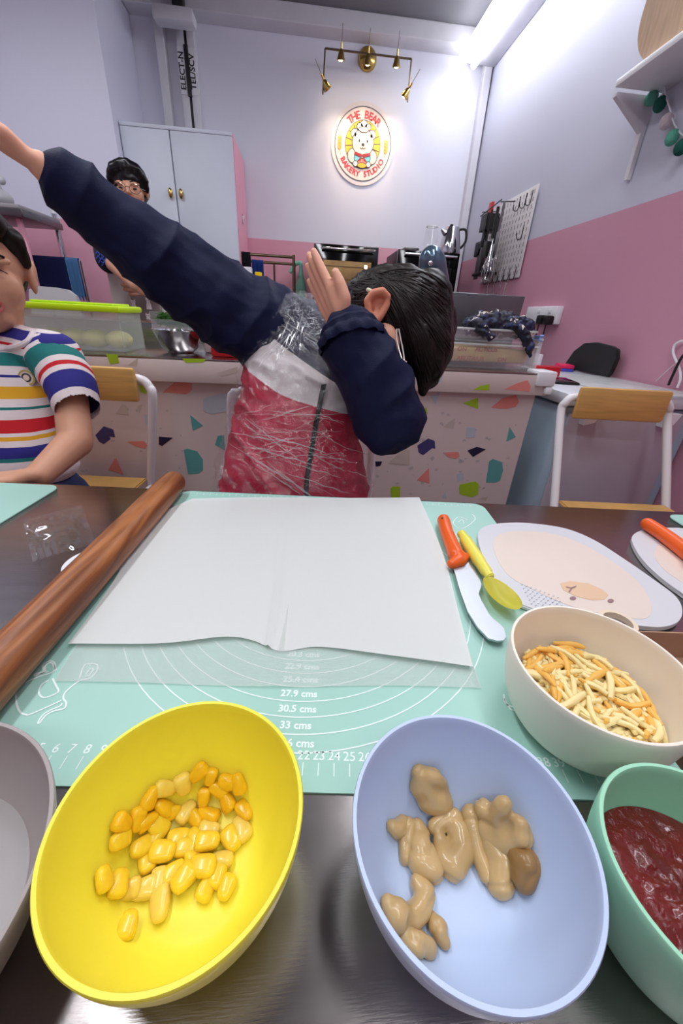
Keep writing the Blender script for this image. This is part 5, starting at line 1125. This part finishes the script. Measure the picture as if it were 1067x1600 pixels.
# jacket
def px_r(r, d): return r/F*d
tor = chain_interp([(pD(460, 800, .765), (.150, .098, .06)), (pD(461, 745, .765), (.146, .098, .07)), (pD(462, 700, .775), (.132, .094, .07)), (pD(464, 650, .785), (.122, .09, .07)), (pD(470, 600, .79), (.117, .088, .07)), (pD(474, 560, .795), (.108, .082, .06)), (pD(488, 520, .80), (.088, .068, .05))], 6)
tor += [('c', [(nk-Vector((0, 0, .045)), .062), (shR, .072)]), ('c', [(nk-Vector((0, 0, .045)), .062), (shL, .060)])]
def wr1(co): return .006*(1-2*abs(noise.noise(Vector((co.x*10, co.y*10, co.z*22+co.x*12)))))**3+.0045*noise.noise(co*16)+.0018*noise.noise(Vector((co.x*30, co.y*30, co.z*70)))
jm = organic(tor, .0040, 8, wr1)
A1, B1 = pD(403, 515, .70), pD(525, 604, .68); A0_ = pD(372, 572, .72); nv = (B1-A1).cross(Vector((0, 1, 0))).normalized(); nv = nv if nv.z > 0 else -nv
A2, B2 = pD(385, 585, .7), pD(439, 622, .68); C2 = pD(499, 645, .67); D2 = pD(560, 668, .67)
n2 = (B2-A2).cross(Vector((0, 1, 0))).normalized(); n2 = n2 if n2.z > 0 else -n2
n3 = (D2-B2).cross(Vector((0, 1, 0))).normalized(); n3 = n3 if n3.z > 0 else -n3
def zone(co):
    s1 = (co-A1).dot(nv); s2 = min((co-B2).dot(n2), (co-B2).dot(n3)) if False else max((co-B2).dot(n2) if co.x < B2.x else -9, (co-B2).dot(n3) if co.x >= B2.x else -9)
    if s1 > -.004: return max(.667, min(1, .667+(s1)*8)) if s1 > 0 else .667+s1*8
    return max(0, min(.66, .333+s2*8))
set_attr(jm, zone)
m_jack = attr_mat('jacket_panels', [(0, rgb(172, 14, 54)), (.333, rgb(206, 198, 198)), (.667, rgb(16, 21, 50))], .7, .35, 400)
jk = obj('jacket', jm, m_jack, G, sharp=None); JB = bvh(jm)
def on_jacket(x, y, off=.002, tree=None):
    d = ray(x, y); h = (tree or JB).ray_cast(CAM, d.normalized()); return (h[0]-d.normalized()*off) if h[0] else None
zp = [on_jacket(*p, .003) for p in ((511, 582), (505, 605), (500, 630), (494, 660), (489, 690), (484, 720), (480, 745), (478, 772), (478, 790))]; zp = smoothpath([p for p in zp if p], 4)
bm = bmesh.new(); ribbon(bm, zp, .009, (0, -1, .1), 0); bmesh.ops.solidify(bm, geom=bm.faces[:], thickness=.002); obj('zip', bm, mat('zip_black', rgb(14, 12, 16), .6, bump=.4, bscale=700), jk, sharp=None)
def sleeve(keys, wr, cuffd, gather=True):
    pts = [(pD(x, y, d), px_r(r, d)) for x, y, d, r in keys]; P = smoothpath([p for p, _ in pts], 5); R_ = []
    for i in range(len(pts)-1):
        for j in range(5): R_.append(pts[i][1]*(1-j/5)+pts[i+1][1]*j/5)
    R_.append(pts[-1][1]); return organic([('c', list(zip(P, R_)))], .0034, 8, wr)
def fold(co, o, u, k=24, amp=.005):
    l = (co-o).dot(u); p = (co-o)-u*l; q = noise.noise(p*9+u*(l*5)); n = noise.noise(p*7+u*(l*k)+Vector((q, q, q))*.6)
    return amp*(1-2.2*abs(n))+.005*noise.noise(co*9)+.0012*noise.noise(co*45)
uA = (wrR-shR).normalized(); uL = (elL-wrL).normalized()
def wrA(co): return fold(co, shR, uA, 20, .0085)-.002
def wrL_(co): return fold(co, wrL, uL, 24, .0070)-.002
rA = [(408, 510, .79, 66), (362, 486, .765, 63), (317, 454, .735, 60), (249, 403, .68, 54), (218, 380, .66, 51), (168, 340, .63, 44), (122, 302, .595, 41), (101, 284, .582, 34)]
obj('sleeve', sleeve(rA, wrA, 0), m_navy, jk, sharp=None, label='navy sleeve stretched up to the left')
lA = [(560, 565, .78, 50), (592, 612, .72, 52), (610, 655, .655, 52), (606, 655, .64, 54), (596, 690, .635, 20), (606, 650, .64, 54), (585, 600, .62, 56), (562, 560, .61, 55), (548, 535, .605, 47)]
obj('sleeve', sleeve(lA, wrL_, 0), m_navy, jk, sharp=None, label='navy sleeve bent up in front of the face')
def cuff(c, ax, r, L_, name='cuff'):
    ax = ax.normalized(); u = ax.orthogonal().normalized(); v = ax.cross(u); bm = bmesh.new(); rg = []; N_ = 60
    for j, (q, rr_) in enumerate(((0, 1.12), (.3, 1.16), (.55, 1.06), (.7, .96), (.85, 1.0), (1, .96), (1, .80), (.6, .76))):
        rg.append([bm.verts.new(c+ax*(q*L_)+(u*math.cos(a)+v*math.sin(a))*r*rr_*(1+(.05 if j < 3 else .015)*math.sin(a*13+j*.6))) for a in [2*PI*k/N_ for k in range(N_)]])
    for A, B in zip(rg, rg[1:]):
        for k in range(N_): bm.faces.new((A[k], A[(k+1) % N_], B[(k+1) % N_], B[k]))
    return obj(name, bm, m_navy, jk, sharp=None)
cuff(pD(551, 540, .600), tipL-wrL+Vector((.03, 0, .0)), .046, .030)
# plastic bib over the jacket
jm2 = organic(tor, .0045, 10); pl = bmesh.new(); pl.from_mesh(jm2); bpy.data.meshes.remove(jm2)
kill = []
for f in pl.faces:
    cf = f.calc_center_median(); x, y = proj(cf); left = 450-(y-470)*.62 if y < 640 else 345
    if f.normal.y > .25 or x < left-6 or x > 600 or y < 465: kill.append(f)
bmesh.ops.delete(pl, geom=kill, context='FACES')
for v in pl.verts:
    n = v.normal; q_ = Vector(((v.co.x-v.co.z*.9)*9, v.co.y*9, (v.co.z+v.co.x*.9)*26)); v.co += n*(.007+.007*max(0, 1-4*abs(noise.noise(q_)))**2+.004*max(0, 1-5*abs(noise.noise(q_*2.3+Vector((5, 2, 1))))))+n*(.004*abs(noise.noise(Vector((v.co.x*16+v.co.z*9, v.co.y*20, v.co.z*8-v.co.x*14))))+.004*abs(noise.noise(v.co*60)))
obj('plastic_bib', pl, film_mat('bib_film', (.9, .9, .94), .012, .05, bump=.7, bscale=50, gloss=.09), G, sharp=None, label='clear plastic bib')
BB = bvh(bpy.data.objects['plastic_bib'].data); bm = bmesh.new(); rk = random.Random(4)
def crease(x0, y0, x1, y1, wd, bow=0):  # pale tube painting a highlight streak along a fold of the plastic
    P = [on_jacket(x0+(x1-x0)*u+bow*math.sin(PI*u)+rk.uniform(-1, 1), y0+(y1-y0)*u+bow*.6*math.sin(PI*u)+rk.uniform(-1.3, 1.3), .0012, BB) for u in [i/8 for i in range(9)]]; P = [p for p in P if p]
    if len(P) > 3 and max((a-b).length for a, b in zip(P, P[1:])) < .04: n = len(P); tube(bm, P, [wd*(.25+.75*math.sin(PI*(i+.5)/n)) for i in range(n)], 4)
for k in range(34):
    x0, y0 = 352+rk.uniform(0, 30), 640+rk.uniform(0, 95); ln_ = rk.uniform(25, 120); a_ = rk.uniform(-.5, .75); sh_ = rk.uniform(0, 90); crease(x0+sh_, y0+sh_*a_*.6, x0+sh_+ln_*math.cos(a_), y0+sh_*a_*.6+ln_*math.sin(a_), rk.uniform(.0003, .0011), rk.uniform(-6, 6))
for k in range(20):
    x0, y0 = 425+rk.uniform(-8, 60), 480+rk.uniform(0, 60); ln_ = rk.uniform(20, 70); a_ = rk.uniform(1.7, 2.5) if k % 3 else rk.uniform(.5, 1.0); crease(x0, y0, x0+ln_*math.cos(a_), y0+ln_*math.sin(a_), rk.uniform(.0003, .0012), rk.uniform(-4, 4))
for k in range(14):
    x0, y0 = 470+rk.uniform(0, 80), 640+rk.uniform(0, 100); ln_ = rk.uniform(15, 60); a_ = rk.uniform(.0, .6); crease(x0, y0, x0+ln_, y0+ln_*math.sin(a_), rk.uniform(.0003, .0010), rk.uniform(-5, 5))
obj('bib_crease_glints', bm, film_mat('crease_glint_film', (.95, .93, .96), .34, .15, gloss=.2), bpy.data.objects['plastic_bib'], kind='stuff')  # whitish colour gives the creases their streak highlights
# hair: base shell, curtain, braid, strands, ear gap left open
HQ = GQ
def H(x, y, z): return gc + HQ @ Vector((x, y, z))
hair = [('e', H(0, -.022, .046), (.084, .092, .078), HQ), ('e', H(0, -.048, .02), (.080, .07, .072), HQ), ('e', H(.02, .02, .070), (.066, .064, .05), HQ),
        ('c', [(pD(664, 470, .68), .048), (pD(674, 530, .665), .038), (pD(670, 575, .665), .027), (pD(661, 612, .67), .008)]),
        ('c', [(pD(690, 500, .70), .028), (pD(688, 555, .69), .022), (pD(672, 600, .685), .010)]),
        ('c', [(pD(600, 452, .70), .040), (pD(575, 448, .70), .028), (pD(556, 455, .70), .020), (pD(541, 462, .70), .016), (pD(528, 468, .70), .009)])]
def wrh(co):
    l = HQ.transposed() @ (co-gc); a = math.atan2(l.x, l.z); return .0035*noise.noise(Vector((a*9, l.y*6, 1)))+.0016*noise.noise(Vector((a*26, l.y*10, 4)))+.002*noise.noise(co*50)
hm = organic(hair, .0035, 6, wrh); hb = obj('hair', hm, m_hair, G, sharp=None); HB = bvh(hm)
bm = bmesh.new(); rs = random.Random(21)
def lock(pts, r):
    P = []
    for x, y in pts:
        q = on_jacket(x, y, .0005, HB)
        if q: P.append(q)
    if len(P) < 3: return
    P = smoothpath(P, 3); n = len(P); tube(bm, P, [r*(.35+.65*math.sin(PI*(i+.5)/n)) for i in range(n)], 5)
for k in range(150):
    t_ = rs.random(); x0 = 590+rs.uniform(-18, 30); y0 = 432+rs.uniform(-8, 12)
    ex, ey = (704, 520+rs.uniform(-70, 60)) if t_ < .5 else (660+rs.uniform(-15, 28), 575+rs.uniform(0, 36))
    mx, my = (x0+ex)/2+rs.uniform(5, 26), (y0+ey)/2-rs.uniform(10, 42)
    lock([((1-u)**2*x0+2*u*(1-u)*mx+u*u*ex, (1-u)**2*y0+2*u*(1-u)*my+u*u*ey) for u in [i/10 for i in range(11)]], rs.uniform(.0009, .0022))
for k in range(50):
    y0 = 440+rs.uniform(-12, 22); lock([(608-8*i, y0+i*2.2+3*math.sin(i+k)+rs.uniform(-1, 1)) for i in range(9)], rs.uniform(.001, .002))
obj('hair_strands', bm, m_hair, hb, sharp=None, kind='stuff')
# the ear on the visible side, hair tie, glasses
Pe = pD(597, 474, .622); Eq = frame((.9, -.1, -.3), (.25, -.05, .95))
ez = lambda x, y, d, r: (pD(x, y, d), r)
ear = [('c', [ez(586, 502, .606, .0055), ez(576, 488, .602, .0055), ez(574, 470, .598, .0058), ez(583, 458, .594, .006), ez(597, 455, .594, .006), ez(606, 463, .598, .005)]), ('c', [ez(606, 463, .600, .005), ez(603, 478, .604, .006), ez(594, 494, .606, .006), ez(586, 502, .606, .006)]), ('e', pD(590, 479, .612), (.019, .009, .024)), ('c', [ez(586, 492, .606, .004), ez(588, 478, .606, .003), ez(596, 468, .604, .003)])]
obj('ear', organic(ear, .0018, 3), mat('ear_skin', rgb(214, 138, 108), .5, sss=.15, var=.06, vscale=30), G, sharp=None)
obj('cheek', organic([('e', pD(603, 534, .640), (.026, .026, .032)), ('e', pD(566, 498, .655), (.030, .026, .022)), ('c', [(pD(566, 498, .655), .024), (pD(603, 515, .645), .022)])], .003, 5), m_skin, G, sharp=None)
obj('hair_tie', organic([('c', [(pD(575, 453, .60), .0035), (pD(586, 458, .592), .0035)])], .0015, 2), mat('tie_cream', rgb(220, 214, 190), .4, var=.03), G)
obj('hair_tie', organic([('c', [(pD(530, 470, .69), .0035), (pD(540, 474, .69), .0035)])], .0015, 2), m_clear, G)
gl = [pD(x+2, y, .595) for x, y in ((618, 514), (617, 528), (621, 545), (626, 562), (630, 566), (628, 550), (624, 530), (621, 514))]
obj('glasses', tb(gl, .0011, 6, closed=True), mat('clear_frame', rgb(225, 215, 210), .15, .3, var=.02), G)
obj('nose_pad', tb(smoothpath([pD(618, 566, .595), pD(627, 562, .593), pD(635, 566, .595)], 4), .0014, 6), MATS['clear_frame'], G)

# ---- striped boy
B = person('person', 'laughing boy in rainbow striped t-shirt and jeans with his hand by the table edge', (-.6, .85, 0))
bc_ = pD(-32, 424, .735); BQ = frame((.44, -.89, -.10), (.03, -.06, 1))
bsh, bel, bwr, btip = pD(108, 592, .775), pD(118, 690, .74), pD(62, 742, .665), pD(-14, 748, .63)
bnk = pD(-10, 520, .79)
bb = headprims(bc_, BQ, 1.06) + [('c', [(bc_+Vector((0, .03, -.03)), .045), (bnk-Vector((0, 0, .02)), .043)]), ('c', [(bnk-Vector((0, -.01, .08)), .03), (bsh, .030), (bel, .030), (bwr, .021)])]
mir = lambda p: Vector((2*bnk.x-p.x-.0, p.y, p.z))
bb += [('c', [(bnk-Vector((0, 0, .065)), .05), (mir(bsh), .034), (mir(bel), .030), (mir(bwr)+Vector((.0, 0, 0)), .021)])]
bb += chain_interp([(Vector((bnk.x, .86, .60)), (.12, .085, .08)), (Vector((bnk.x, .87, .76)), (.10, .07, .08)), (bnk+Vector((0, .02, -.06)), (.10, .06, .05))], 5)
bb += hand(bwr, btip, Vector((.2, -.8, .3)), Vector((0, -.3, 1)), .115, .2, .35) + hand(mir(bwr), mir(btip), Vector((-.2, -.8, .3)), Vector((0, -.3, 1)), .115, .2, .35)
for s in (-1, 1): bb.append(('c', [(Vector((bnk.x+.065*s, .82, .56)), .06), (Vector((bnk.x+.085*s, .56, .53)), .05), (Vector((bnk.x+.09*s, .53, .25)), .036), (Vector((bnk.x+.09*s, .55, .08)), .028)])); bb.append(('c', [(Vector((bnk.x+.09*s, .55, .04)), .03), (Vector((bnk.x+.095*s, .46, .035)), .028)]))
obj('body', organic(bb, .0032, 4), mat('boy_skin', rgb(214, 158, 128), .5, sss=.1, var=.05, vscale=25), B, sharp=None)
def BH(x, y, z): return bc_ + BQ @ Vector((x, y, z))*1.06
bh_ = [('e', BH(0, -.018, .040), (.079, .090, .078), BQ), ('e', BH(0, -.04, .01), (.076, .068, .07), BQ), ('c', [(BH(.04, .05, .075), .026), (BH(-.04, .05, .075), .026)]), ('c', [(BH(-.062, .028, .055), .02), (BH(-.073, .004, .018), .010)]), ('c', [(BH(.062, .028, .055), .02), (BH(.073, .004, .018), .010)])]
obj('hair', organic(bh_, .0035, 4, lambda co: .003*noise.noise(Vector((co.x*60, co.y*60, co.z*14)))), m_hair, B, sharp=None)
for s in (-1, 1): obj('closed_eye', tb(smoothpath([BH(s*.014, .0775, .006), BH(s*.026, .0775, .011), BH(s*.038, .072, .009), BH(s*.046, .066, .004)], 4), [.0010]*4+[.0013]*5+[.0008]*4, 6), m_dark, B); obj('eyebrow', tb(smoothpath([BH(s*.012, .080, .028), BH(s*.03, .079, .034), BH(s*.048, .066, .028)], 4), .0022, 6), m_hair, B)
obj('mouth', organic([('e', BH(0, .071, -.046), (.023, .012, .012), BQ)], .002, 3), m_dark, B); obj('lips', tb([BH(.025*math.cos(a), .079-.010*math.cos(a)**2, -.046+.0135*math.sin(a)) for a in [2*PI*k/24 for k in range(24)]], .0032, 8, closed=True), m_lip, B)
# t-shirt
zf = lambda y: pD(20, y, .70).z
st_cols = dict(W=rgb(236, 222, 222), T=rgb(30, 120, 118), N=rgb(44, 40, 130), Y=rgb(232, 172, 40), R=rgb(206, 28, 40))
bands = [(780, 'W'), (733, 'T'), (727, 'N'), (708, 'W'), (698, 'Y'), (692, 'W'), (686, 'R'), (666, 'W'), (650, 'T'), (646, 'W'), (633, 'Y'), (612, 'W'), (597, 'N'), (592, 'W'), (578, 'T'), (557, 'W'), (545, 'R'), (541, 'W'), (533, 'N'), (518, 'W')]
zl, zh = zf(780), zf(500); nrm = lambda z: (z-zl)/(zh-zl)
m_str = attr_mat('striped_cotton', [(max(0, nrm(zf(y))), st_cols[k]) for y, k in bands], .85, .3, 500)
def wrB(co): return .004*noise.noise(co*13)+.0015*noise.noise(co*34)
tm = chain_interp([(pD(-12, 735, .80)+Vector((0, .02, 0)), (.158, .105, .05)), (pD(-12, 700, .80), (.145, .100, .06)), (pD(-12, 640, .80), (.135, .094, .06)), (pD(-11, 590, .80), (.130, .088, .06)), (pD(-10, 562, .80), (.118, .078, .045))], 6) + [('c', [(bnk+Vector((.03, .01, -.036)), .056), (pD(88, 562, .78), .052)]), ('c', [(bnk+Vector((-.03, .01, -.036)), .056), (mir(pD(88, 562, .78)), .052)])]
me = organic(tm, .004, 8, wrB); set_attr(me, lambda co: max(.002, min(.97, nrm(co.z+.05*(co.x-bnk.x)-.03*(co.y-.78)+.003*noise.noise(co*9))))); sh = obj('t_shirt', me, m_str, B, sharp=None)
sb = [(0, 'W'), (.10, 'N'), (.33, 'W'), (.40, 'R'), (.46, 'W'), (.54, 'T'), (.74, 'W'), (.80, 'N'), (.86, 'W')]
m_slv = attr_mat('striped_sleeve_cotton', [(p, st_cols[k]) for p, k in sb], .85, .3, 500)
for sg in (1, -1):
    fm = (lambda p: p) if sg == 1 else mir
    ks = [(fm(pD(84, 562, .78)), .052), (fm(pD(103, 588, .768)), .049), (fm(pD(114, 612, .758)), .045), (fm(pD(119, 634, .752)), .043)]
    me = organic([('c', ks)], .004, 5, wrB); ax = (ks[3][0]-ks[0][0]); L2 = ax.length; ax.normalize(); o0 = ks[3][0]+ax*.012
    bmx = bmesh.new(); bmx.from_mesh(me); bmesh.ops.delete(bmx, geom=[v for v in bmx.verts if (v.co-o0).dot(ax) > 0], context='VERTS'); bmx.to_mesh(me); bmx.free()
    set_attr(me, lambda co: max(.002, min(.98, -(co-o0).dot(ax)/(L2+.05)))); obj('sleeve', me, m_slv, sh, sharp=None)
TBv = bvh(sh.data)
cl = [on_jacket(x, y, .0, TBv) for x, y in ((-60, 528), (-40, 540), (-15, 546), (10, 545), (30, 541), (45, 533), (53, 520), (57, 508))]; cl = [p for p in cl if p]
if len(cl) > 3: obj('collar', tb(smoothpath(cl, 4), .006, 8), mat('white_rib', rgb(238, 226, 226), .85, bump=.5, bscale=500), sh)
P = on_jacket(42, 590, .003, TBv)
if P:
    M = Matrix.Translation(P) @ Matrix.Rotation(PI/2-.1, 4, 'X') @ Matrix.Rotation(.1, 4, 'Y'); bd = obj('bear_badge', lt([(0, 0), (.0150, 0), (.0150, .0015), (0, .0015)], 36, (0, 0, 0), M), k_cream, sh)
    obj('badge_ring', lt([(.0118, .0016), (.0142, .0016), (.0142, .0021), (.0118, .0021), (.0118, .0016)], 36, (0, 0, 0), M), k_wheat, bd); obj('badge_bear', lt([(0, .0016), (.0085, .0016), (.0085, .002), (0, .002)], 24, (0, 0, 0), M), k_line, bd); obj('badge_face', lt([(0, .0021), (.0055, .0021), (.0055, .0024), (0, .0024)], 24, (0, 0, 0), M), k_fur, bd)
jn = [('e', pD(-12, 752, .80)+Vector((0, .02, -.02)), (.155, .11, .06))]
for s in (-1, 1): jn.append(('c', [(Vector((bnk.x+.075*s, .84, .60)), .078), (Vector((bnk.x+.09*s, .60, .555)), .068), (Vector((bnk.x+.09*s, .53, .50)), .062), (Vector((bnk.x+.09*s, .53, .38)), .055)]))
obj('jeans', organic(jn, .0045, 5, wrB), mat('denim', rgb(44, 58, 98), .85, bump=.6, bscale=500, var=.2, vscale=60), B, sharp=None)
for s in (-1, 1): obj('shoe', organic([('c', [(Vector((bnk.x+.09*s, .555, .045)), .04), (Vector((bnk.x+.095*s, .44, .038)), .035)])], .005, 4), m_wplas, B)

# ---- the man behind the counter
mc_ = pD(204, 298, 2.15); MQ = frame((.18, -.95, -.10), (0, -.1, 1)); Mn = person('person', 'dark-haired man in glasses, navy shirt and cat apron standing behind the counter', (mc_.x, mc_.y, 0))
sc = 1.12; X, Y_ = mc_.x, mc_.y
def MW(x, y, z): return mc_ + MQ @ Vector((x, y, z))*sc
mel, mwr, mtip = pD(170, 405, 2.08), pD(212, 446, 1.95), pD(248, 456, 1.92)
def mm(p): return Vector((2*X-p.x, p.y, p.z))
msh = Vector((X-.18, Y_+.03, mc_.z-.27)); mb = headprims(mc_, MQ, sc) + [('c', [(mc_+Vector((0, .03, -.05)), .055), (mc_+Vector((0, .04, -.2)), .06)])]
mel2, mwr2, mtip2 = Vector((X+.25, Y_-.02, 1.24)), Vector((X+.12, Y_-.2, 1.10)), Vector((X+.02, Y_-.25, 1.09))
for f_ in (lambda p: p, lambda p: {0: mm(msh), 1: mel2, 2: mwr2, 3: mtip2}[min(range(4), key=lambda i: (p-(msh, mel, mwr, mtip)[i]).length)]): mb += [('c', [(f_(msh), .05), (f_(mel), .042), (f_(mwr), .03)])] + hand(f_(mwr), f_(mtip), Vector((0, -.3, 1)), Vector((0, -1, 0)), .17, .2, .5, s=1.3)
mb += chain_interp([(Vector((X, Y_+.04, .95)), (.15, .10, .10)), (Vector((X, Y_+.04, 1.15)), (.15, .1, .12)), (Vector((X, Y_+.04, mc_.z-.30)), (.17, .095, .09))], 5)
for s in (-1, 1): mb.append(('c', [(Vector((X+.085*s, Y_+.05, .90)), .085), (Vector((X+.09*s, Y_+.03, .48)), .06), (Vector((X+.09*s, Y_+.06, .09)), .045)])); mb.append(('c', [(Vector((X+.09*s, Y_+.05, .05)), .045), (Vector((X+.1*s, Y_-.10, .04)), .04)]))
obj('body', organic(mb, .005, 4), m_skin2, Mn, sharp=None)
obj('hair', organic([('e', MW(0, -.018, .045), (.086*sc, .094*sc, .078*sc), MQ), ('e', MW(0, -.04, .01), (.083*sc, .07*sc, .07*sc), MQ), ('c', [(MW(.008, .05, .088), .034), (MW(.05, .045, .075), .03), (MW(.078, .03, .04), .018), (MW(.079, .012, .0), .010)]), ('c', [(MW(-.012, .05, .09), .032), (MW(-.05, .045, .075), .03), (MW(-.078, .03, .04), .018), (MW(-.079, .012, .0), .010)])], .005, 3, lambda co: .004*noise.noise(co*40)), mat('jet_hair', rgb(14, 13, 16), .3, bump=.5, bscale=50), Mn, sharp=None)
m_gold = mat('thin_gold_frame', rgb(190, 170, 150), .2, 1, var=.03)
for s in (-1, 1):
    obj('lens_rim', tb([MW(s*.034+.024*math.cos(a), .090, .0+.019*math.sin(a)) for a in [2*PI*k/24 for k in range(24)]], .0018, 6, closed=True), m_gold, Mn)
    obj('temple', tb([MW(s*.058, .088, .004), MW(s*.082, .0, .004)], .0018, 6), m_gold, Mn)
    obj('eye', organic([('e', MW(s*.032, .0745, .002), (.011, .005, .005), MQ)], .0022, 2), m_black, Mn); obj('eyebrow', tb([MW(s*.014, .083, .026), MW(s*.034, .082, .031), MW(s*.052, .068, .027)], .0028, 6), MATS['jet_hair'], Mn)
obj('bridge', tb([MW(-.011, .091, .004), MW(0, .094, .007), MW(.011, .091, .004)], .0016, 6), m_gold, Mn)
obj('lips', tb(smoothpath([MW(-.022, .075, -.048), MW(0, .082, -.044), MW(.022, .075, -.048)], 4), .004, 8), m_lip, Mn)
m_shirt = mat('navy_shirt', rgb(18, 22, 40), .8, bump=.3, bscale=300)
ms = chain_interp([(Vector((X, Y_+.04, .93)), (.175, .125, .08)), (Vector((X, Y_+.04, 1.15)), (.175, .125, .12)), (Vector((X, Y_+.04, mc_.z-.30)), (.20, .115, .09))], 5) + [('c', [(msh, .075), (msh.lerp(mel, .6), .078), (mel, .068)]), ('c', [(mm(msh), .075), (mm(msh).lerp(mel2, .6), .078), (mel2, .068)])]
me = organic(ms, .006, 6, lambda co: .006*noise.noise(co*10)); msd = obj('shirt', me, m_shirt, Mn, sharp=None); MB_ = bvh(me)
bm = bmesh.new()
for x, y in ((153, 397), (158, 400), (154, 404), (160, 407), (165, 411), (158, 411), (163, 401)):
    P = on_jacket(x, y, .003, MB_)
    if P: tube(bm, [P+Vector((-.012, 0, 0)), P+Vector((0, 0, .012)), P+Vector((.012, 0, -.004)), P+Vector((0, 0, -.012))], .003, 5)
obj('sleeve_print', bm, mat('print_blue', rgb(52, 84, 190), .6, var=.03), msd, kind='stuff')
tr = [('e', Vector((X, Y_+.05, .92)), (.165, .12, .10))]
for s in (-1, 1): tr.append(('c', [(Vector((X+.085*s, Y_+.05, .90)), .098), (Vector((X+.09*s, Y_+.03, .48)), .075), (Vector((X+.09*s, Y_+.06, .10)), .062)]))
obj('trousers', organic(tr, .008, 4), mat('black_trousers', rgb(20, 20, 24), .8, bump=.3, bscale=300), Mn, sharp=None)
for s in (-1, 1): obj('shoe', organic([('c', [(Vector((X+.09*s, Y_+.06, .05)), .055), (Vector((X+.1*s, Y_-.11, .045)), .05)])], .008, 4), m_black, Mn)
ay = Y_-.125; m_apr = mat('apron_taupe', rgb(128, 112, 110), .8, bump=.2, bscale=200); m_apl = mat('apron_pale', rgb(196, 184, 176), .8, bump=.2, bscale=200)
ap = obj('apron', pr([(X-.16, ay, .62), (X+.16, ay, .62), (X+.16, ay, 1.2), (X+.11, ay, 1.42), (X-.11, ay, 1.42), (X-.16, ay, 1.2)], (0, .006, 0)), m_apl, Mn, False)
a_, b_ = pY(205, 470, ay), pY(238, 470, ay); obj('apron_pocket', bx((a_.x, ay-.004, .85), (b_.x+.05, ay-.0005, pY(220, 446, ay).z+.05)), m_apr, ap, False)
m_cat = mat('cat_print', rgb(232, 222, 222), .7, var=.02)
def cat(px, py, w_):
    P = pY(px, py, ay-.0045); s = w_; pts = [(-.5, -1), (.5, -1), (.42, -.2), (.3, .2), (.42, .55), (.38, 1.0), (.15, .8), (-.15, .8), (-.38, 1.0), (-.42, .55), (-.3, .2), (-.42, -.2)]
    o = obj('cat_figure', pr([(P.x+x*s, P.y, P.z+z*s) for x, z in pts], (0, -.001, 0)), m_cat, ap, False)
    bm = bmesh.new()
    for x in (-.17, .17): box(bm, (P.x+x*s-.003, P.y-.002, P.z+.5*s), (P.x+x*s+.003, P.y-.0012, P.z+.58*s))
    obj('cat_eyes', bm, m_black, o, False, kind='stuff')
for px, py in ((209, 450), (209, 477), (232, 474), (232, 498)): cat(px, py, .032)
